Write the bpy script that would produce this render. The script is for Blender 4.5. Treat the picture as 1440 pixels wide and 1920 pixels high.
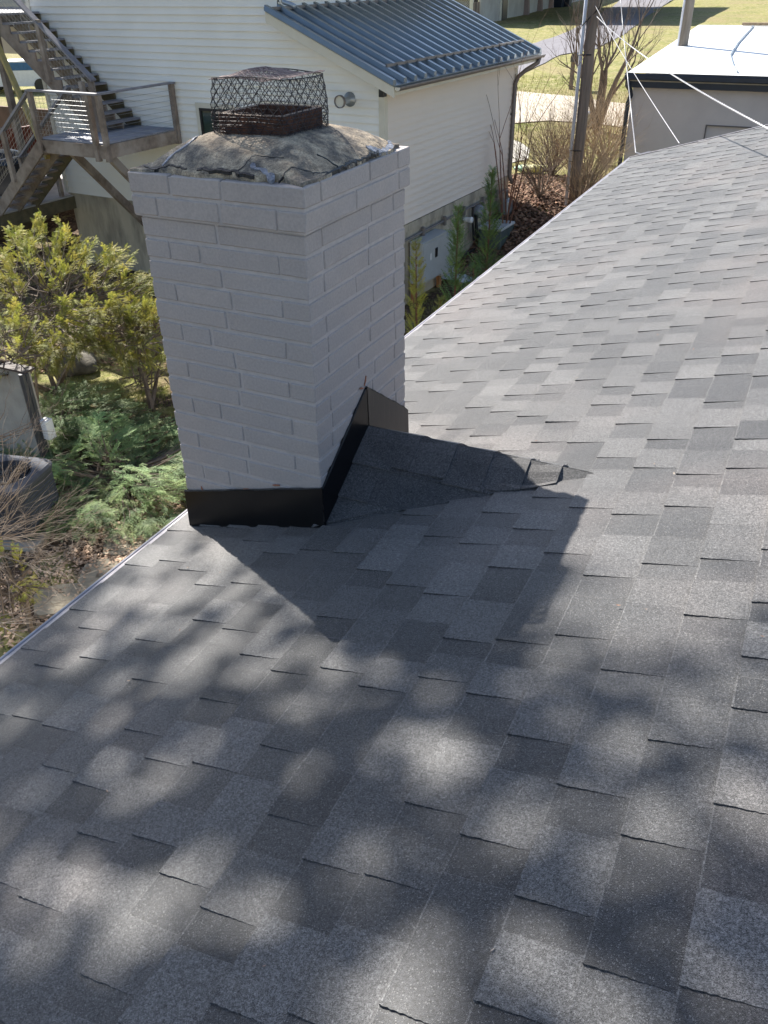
import bpy, math, random
from mathutils import Vector, Matrix, noise
random.seed(7)
scene = bpy.context.scene
for o in list(bpy.data.objects): bpy.data.objects.remove(o)
# ------------------------------------------------------------------ camera
CAM = Vector((1.28817, -2.09142, 0.70084)); FOC = 1561.83
YAW, PIT, ROL = 0.4649, 0.5745, -0.0177
def _rot():
    cy, sy = math.cos(YAW), math.sin(YAW)
    F0 = Vector((-sy, cy, 0)); R0 = Vector((cy, sy, 0)); U0 = Vector((0, 0, 1))
    F = F0*math.cos(PIT) - U0*math.sin(PIT); U = U0*math.cos(PIT) + F0*math.sin(PIT)
    R = R0*math.cos(ROL) + U*math.sin(ROL); U2 = U*math.cos(ROL) - R0*math.sin(ROL)
    return R, U2, F
CR, CU, CF = _rot()
cd = bpy.data.cameras.new('camera'); cam = bpy.data.objects.new('camera', cd)
scene.collection.objects.link(cam)
M = Matrix((CR, CU, -CF)).transposed().to_4x4(); M.translation = CAM
cam.matrix_world = M
cd.sensor_fit = 'VERTICAL'; cd.sensor_height = 24.0; cd.lens = FOC/1920*24.0
cd.clip_start = 0.05; cd.clip_end = 2000
scene.camera = cam
# ------------------------------------------------------------------ light
SUND = Vector((0.97, -0.60, -1.0)).normalized()       # direction the light travels
ELEV = math.asin(-SUND.z); AZ = math.atan2(-SUND.x, -SUND.y)
w = bpy.data.worlds.new('World'); scene.world = w; w.use_nodes = True
nt = w.node_tree; bg = nt.nodes['Background']
sky = nt.nodes.new('ShaderNodeTexSky'); sky.sky_type = 'NISHITA'; sky.sun_disc = False
sky.sun_elevation = ELEV; sky.sun_rotation = AZ
nt.links.new(sky.outputs[0], bg.inputs[0]); bg.inputs[1].default_value = 0.083
sd = bpy.data.lights.new('sun', 'SUN'); sd.energy = 5.0; sd.angle = math.radians(0.55); sd.color = (1, .955, .88)
so = bpy.data.objects.new('sun', sd); scene.collection.objects.link(so)
so.rotation_euler = SUND.to_track_quat('-Z', 'Y').to_euler(); so.location = (-20, 12, 20)
scene.view_settings.view_transform = 'Standard'; scene.view_settings.look = 'None'
scene.view_settings.exposure = 1.26; scene.view_settings.gamma = 1
# ------------------------------------------------------------------ helpers
COL = scene.collection
def rnd(a, b): return random.uniform(a, b)
def ray(px, py): return (CF*FOC + CR*(px-720) - CU*(py-960)).normalized()
def ground_z(x, y):
    t = min(1, max(0, (y-15.6)/4.8)); t = t*t*(3-2*t)
    z = -5.45 + 1.2*t
    if y > 25: z += 0.02*(y-25)
    n = noise.noise(Vector((x*.35, y*.35, 3.1)))
    return z + n*(.05 if y < 24 else .10)
def at_z(px, py, z):
    d = ray(px, py); return CAM + d*((z-CAM.z)/d.z)
def on_ground(px, py):
    d = ray(px, py); t = 5.0
    for _ in range(6000):
        P = CAM + d*t
        if P.z <= ground_z(P.x, P.y): break
        t += .03 + t*.0005
    return P
def z_for(x, y, py):
    """height at which a vertical line through (x, y) reaches image row py"""
    lo, hi = -8.0, 6.0
    for _ in range(40):
        m = (lo+hi)/2; d = Vector((x, y, m))-CAM
        r = 960 - FOC*(d.dot(CU))/d.dot(CF)
        if r > py: lo = m
        else: hi = m
    return lo
class MB:
    def __init__(s): s.v = []; s.f = []; s.t = []; s.tone = .5
    def add(s, vs, fs, tone=None):
        b = len(s.v); s.v += [tuple(p) for p in vs]
        for f in fs: s.f.append(tuple(b+i for i in f)); s.t.append(s.tone if tone is None else tone)
    def quad(s, a, b, c, d, tone=None): s.add([a, b, c, d], [(0, 1, 2, 3)], tone)
    def box(s, x0, x1, y0, y1, z0, z1, tone=None, bev=0, jit=0):
        if bev <= 0:
            vs = [(x, y, z) for z in (z0, z1) for y in (y0, y1) for x in (x0, x1)]
            s.add(vs, [(0, 2, 3, 1), (4, 5, 7, 6), (0, 1, 5, 4), (2, 6, 7, 3), (0, 4, 6, 2), (1, 3, 7, 5)], tone); return
        vs = []; idx = {}
        for k, (z, zs) in enumerate(((z0, 1), (z1, -1))):
            for j, (y, ys) in enumerate(((y0, 1), (y1, -1))):
                for i, (x, xs) in enumerate(((x0, 1), (x1, -1))):
                    b = bev*rnd(.7, 1.3)
                    j1, j2, j3 = (rnd(-jit, jit) for _ in range(3))
                    idx[i, j, k, 0] = len(vs); vs.append((x+j1, y+ys*b+j2, z+zs*b+j3))
                    idx[i, j, k, 1] = len(vs); vs.append((x+xs*b+j1, y+j2, z+zs*b+j3))
                    idx[i, j, k, 2] = len(vs); vs.append((x+xs*b+j1, y+ys*b+j2, z+j3))
        I = idx; fs = []
        for i in (0, 1): fs.append(tuple(I[i, j, k, 0] for j, k in ((0, 0), (1, 0), (1, 1), (0, 1))))
        for j in (0, 1): fs.append(tuple(I[i, j, k, 1] for i, k in ((0, 0), (1, 0), (1, 1), (0, 1))))
        for k in (0, 1): fs.append(tuple(I[i, j, k, 2] for i, j in ((0, 0), (1, 0), (1, 1), (0, 1))))
        for i in (0, 1):
            for j in (0, 1): fs.append((I[i, j, 0, 0], I[i, j, 1, 0], I[i, j, 1, 1], I[i, j, 0, 1]))
        for i in (0, 1):
            for k in (0, 1): fs.append((I[i, 0, k, 0], I[i, 1, k, 0], I[i, 1, k, 2], I[i, 0, k, 2]))
        for j in (0, 1):
            for k in (0, 1): fs.append((I[0, j, k, 1], I[1, j, k, 1], I[1, j, k, 2], I[0, j, k, 2]))
        for i in (0, 1):
            for j in (0, 1):
                for k in (0, 1): fs.append((I[i, j, k, 0], I[i, j, k, 1], I[i, j, k, 2]))
        s.add(vs, fs, tone)
    def beam(s, a, b, w, h, up=(0, 0, 1), tone=None):
        a = Vector(a); b = Vector(b); d = (b-a).normalized(); up = Vector(up)
        if abs(d.dot(up)) > .98: up = Vector((0, 1, 0))
        r = d.cross(up).normalized(); u = r.cross(d)
        vs = [p + r*(sx*w/2) + u*(sz*h/2) for p in (a, b) for sz in (-1, 1) for sx in (-1, 1)]
        s.add(vs, [(0, 1, 3, 2), (4, 6, 7, 5), (0, 4, 5, 1), (2, 3, 7, 6), (0, 2, 6, 4), (1, 5, 7, 3)], tone)
    def tube(s, pts, rad, n=6, tone=None, cap=True):
        pts = [Vector(p) for p in pts]
        if not isinstance(rad, (list, tuple)): rad = [rad]*len(pts)
        vs = []; fs = []; pr = None
        for i, p in enumerate(pts):
            d = (pts[min(i+1, len(pts)-1)]-pts[max(i-1, 0)])
            d = d.normalized() if d.length > 1e-9 else Vector((0, 0, 1))
            if pr is None:
                a = Vector((0, 0, 1)) if abs(d.z) < .9 else Vector((1, 0, 0)); r = d.cross(a).normalized()
            else:
                r = (pr - d*pr.dot(d)); r = r.normalized() if r.length > 1e-6 else d.orthogonal().normalized()
            pr = r; u = d.cross(r)
            for k in range(n):
                a = 2*math.pi*k/n; vs.append(p + (r*math.cos(a)+u*math.sin(a))*rad[i])
        for i in range(len(pts)-1):
            for k in range(n):
                fs.append((i*n+k, i*n+(k+1) % n, (i+1)*n+(k+1) % n, (i+1)*n+k))
        if cap and n > 2:
            fs.append(tuple(range(n-1, -1, -1))); fs.append(tuple((len(pts)-1)*n+k for k in range(n)))
        s.add(vs, fs, tone)
    def lathe(s, c, prof, n=20, axis='z', tone=None):
        vs = []; fs = []
        for r, h in prof:
            for k in range(n):
                a = 2*math.pi*k/n; q = (r*math.cos(a), r*math.sin(a), h)
                if axis == 'y': q = (q[0], q[2], q[1])
                if axis == 'x': q = (q[2], q[0], q[1])
                vs.append((c[0]+q[0], c[1]+q[1], c[2]+q[2]))
        for i in range(len(prof)-1):
            for k in range(n): fs.append((i*n+k, i*n+(k+1) % n, (i+1)*n+(k+1) % n, (i+1)*n+k))
        s.add(vs, fs, tone)
    def build(s, name, mat, parent=None, smooth=False, loc=None):
        me = bpy.data.meshes.new(name)
        vs = s.v
        if loc is not None: vs = [(a-loc[0], b-loc[1], c-loc[2]) for a, b, c in vs]
        me.from_pydata(vs, [], s.f); me.update()
        at = me.attributes.new('tone', 'FLOAT', 'FACE'); at.data.foreach_set('value', s.t)
        if smooth: me.polygons.foreach_set('use_smooth', [True]*len(me.polygons))
        o = bpy.data.objects.new(name, me); COL.objects.link(o); me.materials.append(mat)
        if loc is not None: o.location = loc
        if parent: o.parent = parent
        return o
def tag(o, label=None, cat=None, group=None, kind=None):
    if label: o['label'] = label
    if cat: o['category'] = cat
    if group: o['group'] = group
    if kind: o['kind'] = kind
    return o
def empty(name, loc=(0, 0, 0), rz=0, **k):
    o = bpy.data.objects.new(name, None); COL.objects.link(o); o.location = loc; o.rotation_euler = (0, 0, rz)
    o.empty_display_size = .2
    return tag(o, **k)
# ------------------------------------------------------------------ materials
def mat(name, c1, c2=None, scale=6, rough=.8, bump=.15, bscale=None, bdist=.01, metal=0, tone=0, tcol=None, spec=.5,
        stretch=None, detail=6, c3=None, s3=1.5, ramp=(.35, .65), fine=0, fscale=300, trans=0):
    m = bpy.data.materials.new(name); m.use_nodes = True; nt = m.node_tree; N = nt.nodes; L = nt.links
    b = N['Principled BSDF']; b.inputs['Roughness'].default_value = rough; b.inputs['Metallic'].default_value = metal
    b.inputs['Specular IOR Level'].default_value = spec
    tc = N.new('ShaderNodeTexCoord'); co = tc.outputs['Object']
    if stretch:
        mp = N.new('ShaderNodeMapping'); mp.inputs['Scale'].default_value = stretch; L.new(co, mp.inputs[0]); co = mp.outputs[0]
    def nz(sc, det=detail, r=.6):
        n = N.new('ShaderNodeTexNoise'); n.inputs['Scale'].default_value = sc; n.inputs['Detail'].default_value = det
        n.inputs['Roughness'].default_value = r; L.new(co, n.inputs['Vector']); return n.outputs[0]
    def rmp(src, a, bb):
        r = N.new('ShaderNodeMapRange'); r.inputs[1].default_value = a; r.inputs[2].default_value = bb; L.new(src, r.inputs[0]); return r.outputs[0]
    def mixc(f, a, bb, mode='MIX'):
        x = N.new('ShaderNodeMix'); x.data_type = 'RGBA'; x.blend_type = mode
        if isinstance(f, float): x.inputs[0].default_value = f
        else: L.new(f, x.inputs[0])
        for k, q in ((6, a), (7, bb)):
            if isinstance(q, tuple): x.inputs[k].default_value = (*q, 1)
            else: L.new(q, x.inputs[k])
        return x.outputs[2]
    c2 = c2 or tuple(x*.75 for x in c1)
    col = mixc(rmp(nz(scale), *ramp), c1, c2)
    if c3: col = mixc(rmp(nz(s3, 5), .45, .62), col, c3)
    if tone:
        a = N.new('ShaderNodeAttribute'); a.attribute_name = 'tone'
        if tcol: col = mixc(a.outputs['Fac'], col, tcol)
        else:
            r = N.new('ShaderNodeMapRange'); r.inputs[3].default_value = 1-tone; r.inputs[4].default_value = 1+tone
            L.new(a.outputs['Fac'], r.inputs[0])
            v = N.new('ShaderNodeCombineColor')
            for k in range(3): L.new(r.outputs[0], v.inputs[k])
            col = mixc(1.0, col, v.outputs[0], 'MULTIPLY')
    if fine:
        r = N.new('ShaderNodeMapRange'); r.inputs[1].default_value = .3; r.inputs[2].default_value = .7
        r.inputs[3].default_value = 1-fine; r.inputs[4].default_value = 1+fine; L.new(nz(fscale, 2), r.inputs[0])
        v = N.new('ShaderNodeCombineColor')
        for k in range(3): L.new(r.outputs[0], v.inputs[k])
        col = mixc(1.0, col, v.outputs[0], 'MULTIPLY')
    L.new(col, b.inputs['Base Color'])
    if bump:
        bp = N.new('ShaderNodeBump'); bp.inputs['Strength'].default_value = bump; bp.inputs['Distance'].default_value = bdist
        L.new(nz(bscale or scale*4), bp.inputs['Height']); L.new(bp.outputs[0], b.inputs['Normal'])
    if trans:
        tr = N.new('ShaderNodeBsdfTranslucent'); L.new(col, tr.inputs[0]); ms = N.new('ShaderNodeMixShader'); ms.inputs[0].default_value = trans
        L.new(b.outputs[0], ms.inputs[1]); L.new(tr.outputs[0], ms.inputs[2]); L.new(ms.outputs[0], N['Material Output'].inputs[0])
    return m
def shingle_mat():
    m = bpy.data.materials.new('asphalt_granules'); m.use_nodes = True; nt = m.node_tree; N = nt.nodes; L = nt.links
    b = N['Principled BSDF']; b.inputs['Roughness'].default_value = .60; b.inputs['Specular IOR Level'].default_value = .5; b.inputs['Sheen Weight'].default_value = .62; b.inputs['Sheen Roughness'].default_value = .35; b.inputs['Sheen Tint'].default_value = (1, .93, .86, 1)
    tc = N.new('ShaderNodeTexCoord'); co = tc.outputs['Object']
    def mr(src, a, bb, c=0, d=1):
        r = N.new('ShaderNodeMapRange'); [r.inputs[k+1].__setattr__('default_value', v) for k, v in enumerate((a, bb, c, d))]
        L.new(src, r.inputs[0]); return r.outputs[0]
    def mx(f, a, c, mode='MIX'):
        x = N.new('ShaderNodeMix'); x.data_type = 'RGBA'; x.blend_type = mode
        if isinstance(f, float): x.inputs[0].default_value = f
        else: L.new(f, x.inputs[0])
        for k, q in ((6, a), (7, c)):
            if isinstance(q, tuple): x.inputs[k].default_value = (*q, 1)
            else: L.new(q, x.inputs[k])
        return x.outputs[2]
    vo = N.new('ShaderNodeTexVoronoi'); vo.inputs['Scale'].default_value = 620; L.new(co, vo.inputs['Vector'])
    sep = N.new('ShaderNodeSeparateColor'); L.new(vo.outputs['Color'], sep.inputs[0])
    at = N.new('ShaderNodeAttribute'); at.attribute_name = 'tone'
    n1 = N.new('ShaderNodeTexNoise'); n1.inputs['Scale'].default_value = 2.2; n1.inputs['Detail'].default_value = 6; L.new(co, n1.inputs['Vector'])
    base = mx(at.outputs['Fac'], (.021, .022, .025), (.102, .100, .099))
    n5 = N.new('ShaderNodeTexNoise'); n5.inputs['Scale'].default_value = 1.1; n5.inputs['Detail'].default_value = 3; L.new(co, n5.inputs['Vector'])
    base = mx(mr(n5.outputs[0], .48, .72, 0, .5), base, (.15, .12, .108))
    n4 = N.new('ShaderNodeTexNoise'); n4.inputs['Scale'].default_value = 150; n4.inputs['Detail'].default_value = 3; L.new(co, n4.inputs['Vector'])
    g = mr(sep.outputs[0], 0, 1, .25, 1.75)
    gg = N.new('ShaderNodeMath'); gg.operation = 'MULTIPLY'; L.new(g, gg.inputs[0]); L.new(mr(n4.outputs[0], .32, .68, .5, 1.5), gg.inputs[1])
    g2 = N.new('ShaderNodeMath'); g2.operation = 'MULTIPLY'; L.new(gg.outputs[0], g2.inputs[0]); L.new(mr(n1.outputs[0], .3, .7, .85, 1.18), g2.inputs[1])
    cc = N.new('ShaderNodeCombineColor'); [L.new(g2.outputs[0], cc.inputs[k]) for k in range(3)]
    col = mx(1.0, base, cc.outputs[0], 'MULTIPLY')
    light = mr(sep.outputs[1], .955, .965, 0, .55); col = mx(light, col, (.34, .33, .32))
    L.new(col, b.inputs['Base Color'])
    bp = N.new('ShaderNodeBump'); bp.inputs['Strength'].default_value = .8; bp.inputs['Distance'].default_value = .0014
    L.new(sep.outputs[2], bp.inputs['Height']); L.new(bp.outputs[0], b.inputs['Normal'])
    return m
def crown_mat():
    m = mat('mortar_crown_stained', (.54, .43, .30), (.22, .17, .12), scale=24, rough=.95, bump=.6, bscale=60, bdist=.006,
            c3=(.14, .12, .10), s3=16, fine=.4, fscale=190)
    return m
SH = shingle_mat()
PAINT = mat('grey_painted_brick', (.455, .395, .36), (.41, .355, .325), scale=9, rough=.72, bump=.55, bscale=150, bdist=.0035, tone=.06, fine=.08, fscale=120, c3=(.42, .37, .345), s3=2.2)
PAINTJ = mat('grey_joints_ledge_lit', (.53, .47, .44), (.44, .395, .37), scale=20, rough=.7, bump=.5, bscale=70, bdist=.004)  # joints painted lighter than the brick to stand for light on ledges
CROWN = crown_mat()
SEAL = mat('pale_sealant', (.36, .37, .41), (.14, .15, .18), scale=40, rough=.5, bump=.4, bscale=80)
CLAY = mat('rusty_clay_flue', (.16, .065, .035), (.05, .025, .018), scale=30, rough=.9, bump=.6, bscale=90, bdist=.004)
CLAYTOP = mat('pale_clay_edge', (.42, .33, .25), (.22, .15, .11), scale=60, rough=.9)
WIRE = mat('dark_weathered_wire', (.035, .032, .04), (.07, .055, .05), scale=40, rough=.6, metal=.4, bump=0)
RUSTW = mat('rusty_fine_wire', (.34, .25, .22), (.18, .13, .12), scale=30, rough=.7, metal=.3, bump=0)
BLACK = mat('black_coated_flashing', (.004, .004, .005), (.006, .006, .007), scale=6, spec=.3, rough=.28, bump=.06, bscale=14, bdist=.01)
TAR = mat('black_caulk', (.012, .012, .014), rough=.45, bump=.5, bscale=120)
DRIP = mat('grey_drip_edge_metal', (.36, .34, .36), (.26, .24, .26), scale=5, rough=.42, metal=.25, bump=.05)
DRIPW = mat('sunlit_white_drip_nose', (.5, .49, .51), (.33, .32, .35), scale=7, rough=.4, bump=.05)  # nose painted whiter than the flange for sun falling on it
FASC = mat('brown_fascia', (.08, .06, .055), rough=.7)
SIDE = mat('cream_lap_siding', (.85, .825, .765), (.82, .795, .735), scale=1.2, rough=.62, bump=.12, bscale=40, bdist=.003, c3=(.80, .775, .715), s3=.6)
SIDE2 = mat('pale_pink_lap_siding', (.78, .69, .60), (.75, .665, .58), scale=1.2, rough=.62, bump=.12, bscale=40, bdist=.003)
TRIM = mat('cream_trim', (.68, .64, .54), (.62, .58, .48), scale=3, rough=.6, bump=.05)
FOUND = mat('beige_foundation', (.52, .465, .365), (.43, .385, .30), scale=1.6, rough=.9, bump=.3, bscale=30, stretch=(1, 1, .25), c3=(.26, .235, .19), s3=2)
MROOF = mat('blue_grey_metal_roof', (.235, .265, .285), (.20, .23, .25), scale=2.5, rough=.30, metal=.75, bump=.04, bscale=9, spec=.5)
GUTT = mat('taupe_gutter_metal', (.21, .18, .165), (.17, .15, .14), scale=4, rough=.45, metal=.3, bump=.05)
DARKW = mat('dark_window_frame', (.012, .014, .018), rough=.35, bump=0)
GLASS = mat('dark_green_glass', (.02, .045, .035), (.04, .06, .05), scale=2, rough=.06, bump=0, spec=.8)
GALV = mat('galvanised_duct', (.42, .46, .50), (.32, .36, .40), scale=9, rough=.38, metal=.6, bump=.05)
WOOD = mat('weathered_deck_wood', (.27, .215, .175), (.16, .125, .10), scale=5, rough=.9, bump=.4, bscale=24, stretch=(1, 1, 1), bdist=.004, tone=.25, c3=(.33, .28, .24), s3=2)
WOODY = mat('yellowed_wood', (.42, .33, .12), (.30, .25, .12), scale=6, rough=.9)
WOODO = mat('orange_new_wood', (.42, .20, .085), (.30, .14, .06), scale=4, rough=.85, bump=.2)
WOODD = mat('greenish_damp_wood', (.15, .125, .075), (.09, .08, .05), scale=5, rough=.9, bump=.3)
DECKT = mat('bluegrey_deck_boards', (.30, .31, .36), (.24, .25, .29), scale=4, rough=.6, bump=.2, bscale=20, tone=.12)
RAILT = mat('grey_rail_cap', (.24, .24, .27), (.18, .17, .19), scale=6, rough=.5, bump=.2)
CABLE = mat('steel_cable', (.45, .45, .45), rough=.35, metal=.7, bump=0)
RED = mat('dark_red_paint', (.14, .03, .02), rough=.7)
GREYB = mat('grey_painted_cabinet', (.46, .48, .48), (.42, .44, .44), scale=5, rough=.45, bump=.05)
GREEND = mat('dark_green_box', (.075, .10, .10), (.06, .08, .08), scale=5, rough=.5)
CONDU = mat('grey_conduit', (.22, .20, .19), rough=.5, metal=.2)
WHITE = mat('white_plastic', (.78, .78, .78), (.7, .7, .7), scale=6, rough=.4, bump=.05)
POLEW = mat('brown_creosote_pole', (.27, .205, .165), (.14, .11, .09), scale=3, rough=.9, bump=.6, bscale=14, stretch=(6, 6, .35), bdist=.012)
POLE2 = mat('grey_weathered_pole', (.24, .21, .18), (.15, .13, .11), scale=3, rough=.9, bump=.5, bscale=14, stretch=(6, 6, .4), bdist=.01)
PVC = mat('pale_blue_pvc', (.62, .65, .74), (.56, .58, .66), scale=6, rough=.45, bump=0)
STUC = mat('grey_stucco', (.56, .52, .51), (.52, .48, .475), scale=2, rough=.9, bump=.35, bscale=60, bdist=.004)
WROOF = mat('white_roof_membrane', (.82, .82, .80), (.78, .78, .76), scale=3, rough=.55, bump=.1, bscale=8)
NAVY = mat('navy_gutter', (.018, .03, .055), (.014, .022, .04), scale=4, rough=.35, bump=0)
ASPH = mat('old_asphalt', (.20, .19, .205), (.16, .15, .165), scale=2, rough=.9, bump=.3, bscale=40, fine=.15, fscale=60)
DRIVE = mat('pale_gravel_drive', (.52, .45, .37), (.42, .36, .29), scale=3, rough=.95, bump=.4, bscale=30, fine=.2, fscale=40)
CONC = mat('pale_concrete', (.42, .40, .36), (.32, .30, .27), scale=3, rough=.9, bump=.3, bscale=30)
STONE = mat('flagstone', (.27, .235, .17), (.19, .165, .12), scale=4, rough=.9, bump=.4, bscale=16, bdist=.01)
ROCK = mat('grey_boulder', (.20, .185, .15), (.10, .09, .075), scale=5, rough=.95, bump=.7, bscale=14, bdist=.03)
AC_M = mat('charcoal_ac_casing', (.06, .062, .07), (.045, .047, .055), scale=5, rough=.42, bump=.05)
AC_T = mat('grey_ac_top', (.085, .09, .105), (.06, .065, .08), scale=5, spec=.15, rough=.7, bump=.05)
BARK = mat('grey_brown_twigs', (.20, .155, .12), (.12, .09, .07), scale=9, rough=.9, bump=.2, tone=.3)
BARKP = mat('pale_twigs', (.34, .28, .22), (.22, .17, .13), scale=9, rough=.9, bump=.2, tone=.3)
BARKR = mat('reddish_stems', (.20, .085, .05), (.13, .06, .04), scale=9, rough=.8, bump=.2, tone=.3)
LEAF_Y = mat('yellow_green_cedar_fronds', (.37, .365, .065), (.25, .285, .055), scale=3, rough=.65, bump=0, tone=.55, c3=(.40, .34, .08), s3=5, trans=.35)
LEAF_J = mat('juniper_needles', (.225, .335, .125), (.105, .19, .075), scale=2.5, rough=.7, bump=0, tone=.55, c3=(.27, .34, .12), s3=4, trans=.2)
LEAF_C = mat('cypress_needles', (.12, .22, .08), (.20, .28, .07), scale=2.2, rough=.7, bump=0, tone=.5, trans=.2)
LEAF_T = mat('shade_tree_leaves', (.05, .08, .03), rough=.8, bump=0)
LITTER = mat('dead_leaves', (.20, .105, .065), (.11, .055, .035), scale=6, rough=.9, bump=0, tone=.5, c3=(.34, .22, .14), s3=9)
TAN = mat('dry_grass_stems', (.36, .27, .17), (.24, .17, .11), scale=9, rough=.9, bump=0, tone=.4)
GRASS_B = mat('grass_blades', (.17, .20, .045), (.30, .28, .09), scale=1.2, rough=.8, bump=0, tone=.4, trans=.2)
def ground_mat():
    m = bpy.data.materials.new('yard_ground'); m.use_nodes = True; nt = m.node_tree; N = nt.nodes; L = nt.links
    b = N['Principled BSDF']; b.inputs['Roughness'].default_value = .95; b.inputs['Specular IOR Level'].default_value = .15
    tc = N.new('ShaderNodeTexCoord'); co = tc.outputs['Object']
    def nz(sc, d=8):
        n = N.new('ShaderNodeTexNoise'); n.inputs['Scale'].default_value = sc; n.inputs['Detail'].default_value = d; L.new(co, n.inputs[0]); return n.outputs[0]
    def mr(src, a, bb, c=0, d=1):
        r = N.new('ShaderNodeMapRange'); [r.inputs[k+1].__setattr__('default_value', v) for k, v in enumerate((a, bb, c, d))]
        L.new(src, r.inputs[0]); return r.outputs[0]
    def mx(f, a, c):
        x = N.new('ShaderNodeMix'); x.data_type = 'RGBA'; L.new(f, x.inputs[0])
        for k, q in ((6, a), (7, c)):
            if isinstance(q, tuple): x.inputs[k].default_value = (*q, 1)
            else: L.new(q, x.inputs[k])
        return x.outputs[2]
    gr = mx(mr(nz(.5), .35, .65), (.15, .165, .045), (.27, .25, .085))
    gr = mx(mr(nz(3.5), .42, .62), gr, (.36, .31, .16)); gr = mx(mr(nz(.22, 5), .5, .6, 0, .7), gr, (.30, .24, .13))
    gr = mx(mr(nz(14, 4), .5, .75), gr, (.07, .10, .02))
    soil = mx(mr(nz(2.5), .35, .65), (.115, .075, .05), (.06, .042, .03))
    soil = mx(mr(nz(11, 4), .52, .7), soil, (.24, .17, .11))
    # bare soil and leaf mould near the houses (y < 21), lawn beyond
    sx = N.new('ShaderNodeSeparateXYZ'); L.new(co, sx.inputs[0])
    ad = N.new('ShaderNodeMath'); ad.operation = 'MULTIPLY_ADD'; L.new(nz(.9), ad.inputs[0]); ad.inputs[1].default_value = 3.0; L.new(sx.outputs[1], ad.inputs[2])
    f = mr(ad.outputs[0], 22.6, 23.8)
    # greener patch in the side yard
    f2 = N.new('ShaderNodeMath'); f2.operation = 'MULTIPLY'; L.new(mr(sx.outputs[0], -8.2, -9.0), f2.inputs[0]); L.new(mr(sx.outputs[1], 7.0, 7.8), f2.inputs[1])
    f3 = N.new('ShaderNodeMath'); f3.operation = 'MULTIPLY'; L.new(f2.outputs[0], f3.inputs[0]); L.new(mr(sx.outputs[1], 11.4, 10.6), f3.inputs[1])
    f4 = N.new('ShaderNodeMath'); f4.operation = 'MAXIMUM'; L.new(f, f4.inputs[0]); L.new(f3.outputs[0], f4.inputs[1])
    f5 = N.new('ShaderNodeMath'); f5.operation = 'MAXIMUM'; L.new(f4.outputs[0], f5.inputs[0]); L.new(mr(nz(1.6, 4), .52, .6, 0, .8), f5.inputs[1])
    L.new(mx(f5.outputs[0], soil, gr), b.inputs['Base Color'])
    bp = N.new('ShaderNodeBump'); bp.inputs['Strength'].default_value = .8; bp.inputs['Distance'].default_value = .05
    L.new(nz(18), bp.inputs['Height']); L.new(bp.outputs[0], b.inputs['Normal'])
    return m
GROUND = ground_mat()
# ------------------------------------------------------------------ ground and roads
def sheet(name, pts_fn, nu, nv, m, off, label=None):
    mb = MB(); vs = []
    for j in range(nv+1):
        for i in range(nu+1):
            x, y = pts_fn(i/nu, j/nv); vs.append((x, y, ground_z(x, y)+off))
    fs = [(j*(nu+1)+i, j*(nu+1)+i+1, (j+1)*(nu+1)+i+1, (j+1)*(nu+1)+i) for j in range(nv) for i in range(nu)]
    mb.add(vs, fs); o = mb.build(name, m, smooth=True); o['kind'] = 'structure'; return o
def gx(i): return -140 + 240*i
mb = MB(); xs = []; x = -160.0
while x < 120: xs.append(x); x += .5 if -22 < x < 6 else 4
ys = []; y = -14.0
while y < 420: ys.append(y); y += .5 if y < 40 else (2 if y < 90 else 8)
mb.add([(x, y, ground_z(x, y)) for y in ys for x in xs],
       [(j*len(xs)+i, j*len(xs)+i+1, (j+1)*len(xs)+i+1, (j+1)*len(xs)+i) for j in range(len(ys)-1) for i in range(len(xs)-1)])
o = mb.build('ground', GROUND, smooth=True); o['kind'] = 'structure'
def strip(name, rows, m, off, nu=10, sub=14):
    """rows: (px_left, px_right, py) picked along the strip, turned into ground points"""
    L_ = [on_ground(a, c) for a, b, c in rows]; R_ = [on_ground(b, c2) for (a, b, c), c2 in zip(rows, [r[3] if len(r) > 3 else r[2] for r in [(*q, q[2]) for q in rows]])]
    def fn(u, v):
        t = v*(len(rows)-1); k = min(int(t), len(rows)-2); t -= k
        l = L_[k].lerp(L_[k+1], t); r = R_[k].lerp(R_[k+1], t); p = l.lerp(r, u); return p.x, p.y
    return sheet(name, fn, nu, sub*(len(rows)-1), m, off)
def poly_strip(name, A, B, m, off, nu=30, sub=12):
    A = [on_ground(*a) for a in A]; B = [on_ground(*b) for b in B]
    def fn(u, v):
        t = v*(len(A)-1); k = min(int(t), len(A)-2); t -= k
        p = A[k].lerp(A[k+1], t).lerp(B[k].lerp(B[k+1], t), u); return p.x, p.y
    return sheet(name, fn, nu, sub*(len(A)-1), m, off)
poly_strip('driveway', [(890, 165), (960, 172), (1030, 178), (1100, 186), (1180, 196), (1300, 212)], [(890, 216), (960, 233), (1030, 228), (1100, 232), (1180, 242), (1300, 262)], DRIVE, .035)
poly_strip('road', [(940, 128), (1000, 82), (1060, 62), (1100, 40), (1150, 12), (1180, -15)], [(960, 150), (1050, 104), (1120, 92), (1175, 62), (1215, 30), (1285, -15)], ASPH, .035)
poly_strip('garden_path', [(955, 262), (975, 268), (993, 280), (990, 300)], [(940, 262), (945, 275), (950, 290), (955, 308)], CONC, .03, nu=6, sub=6)
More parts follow.
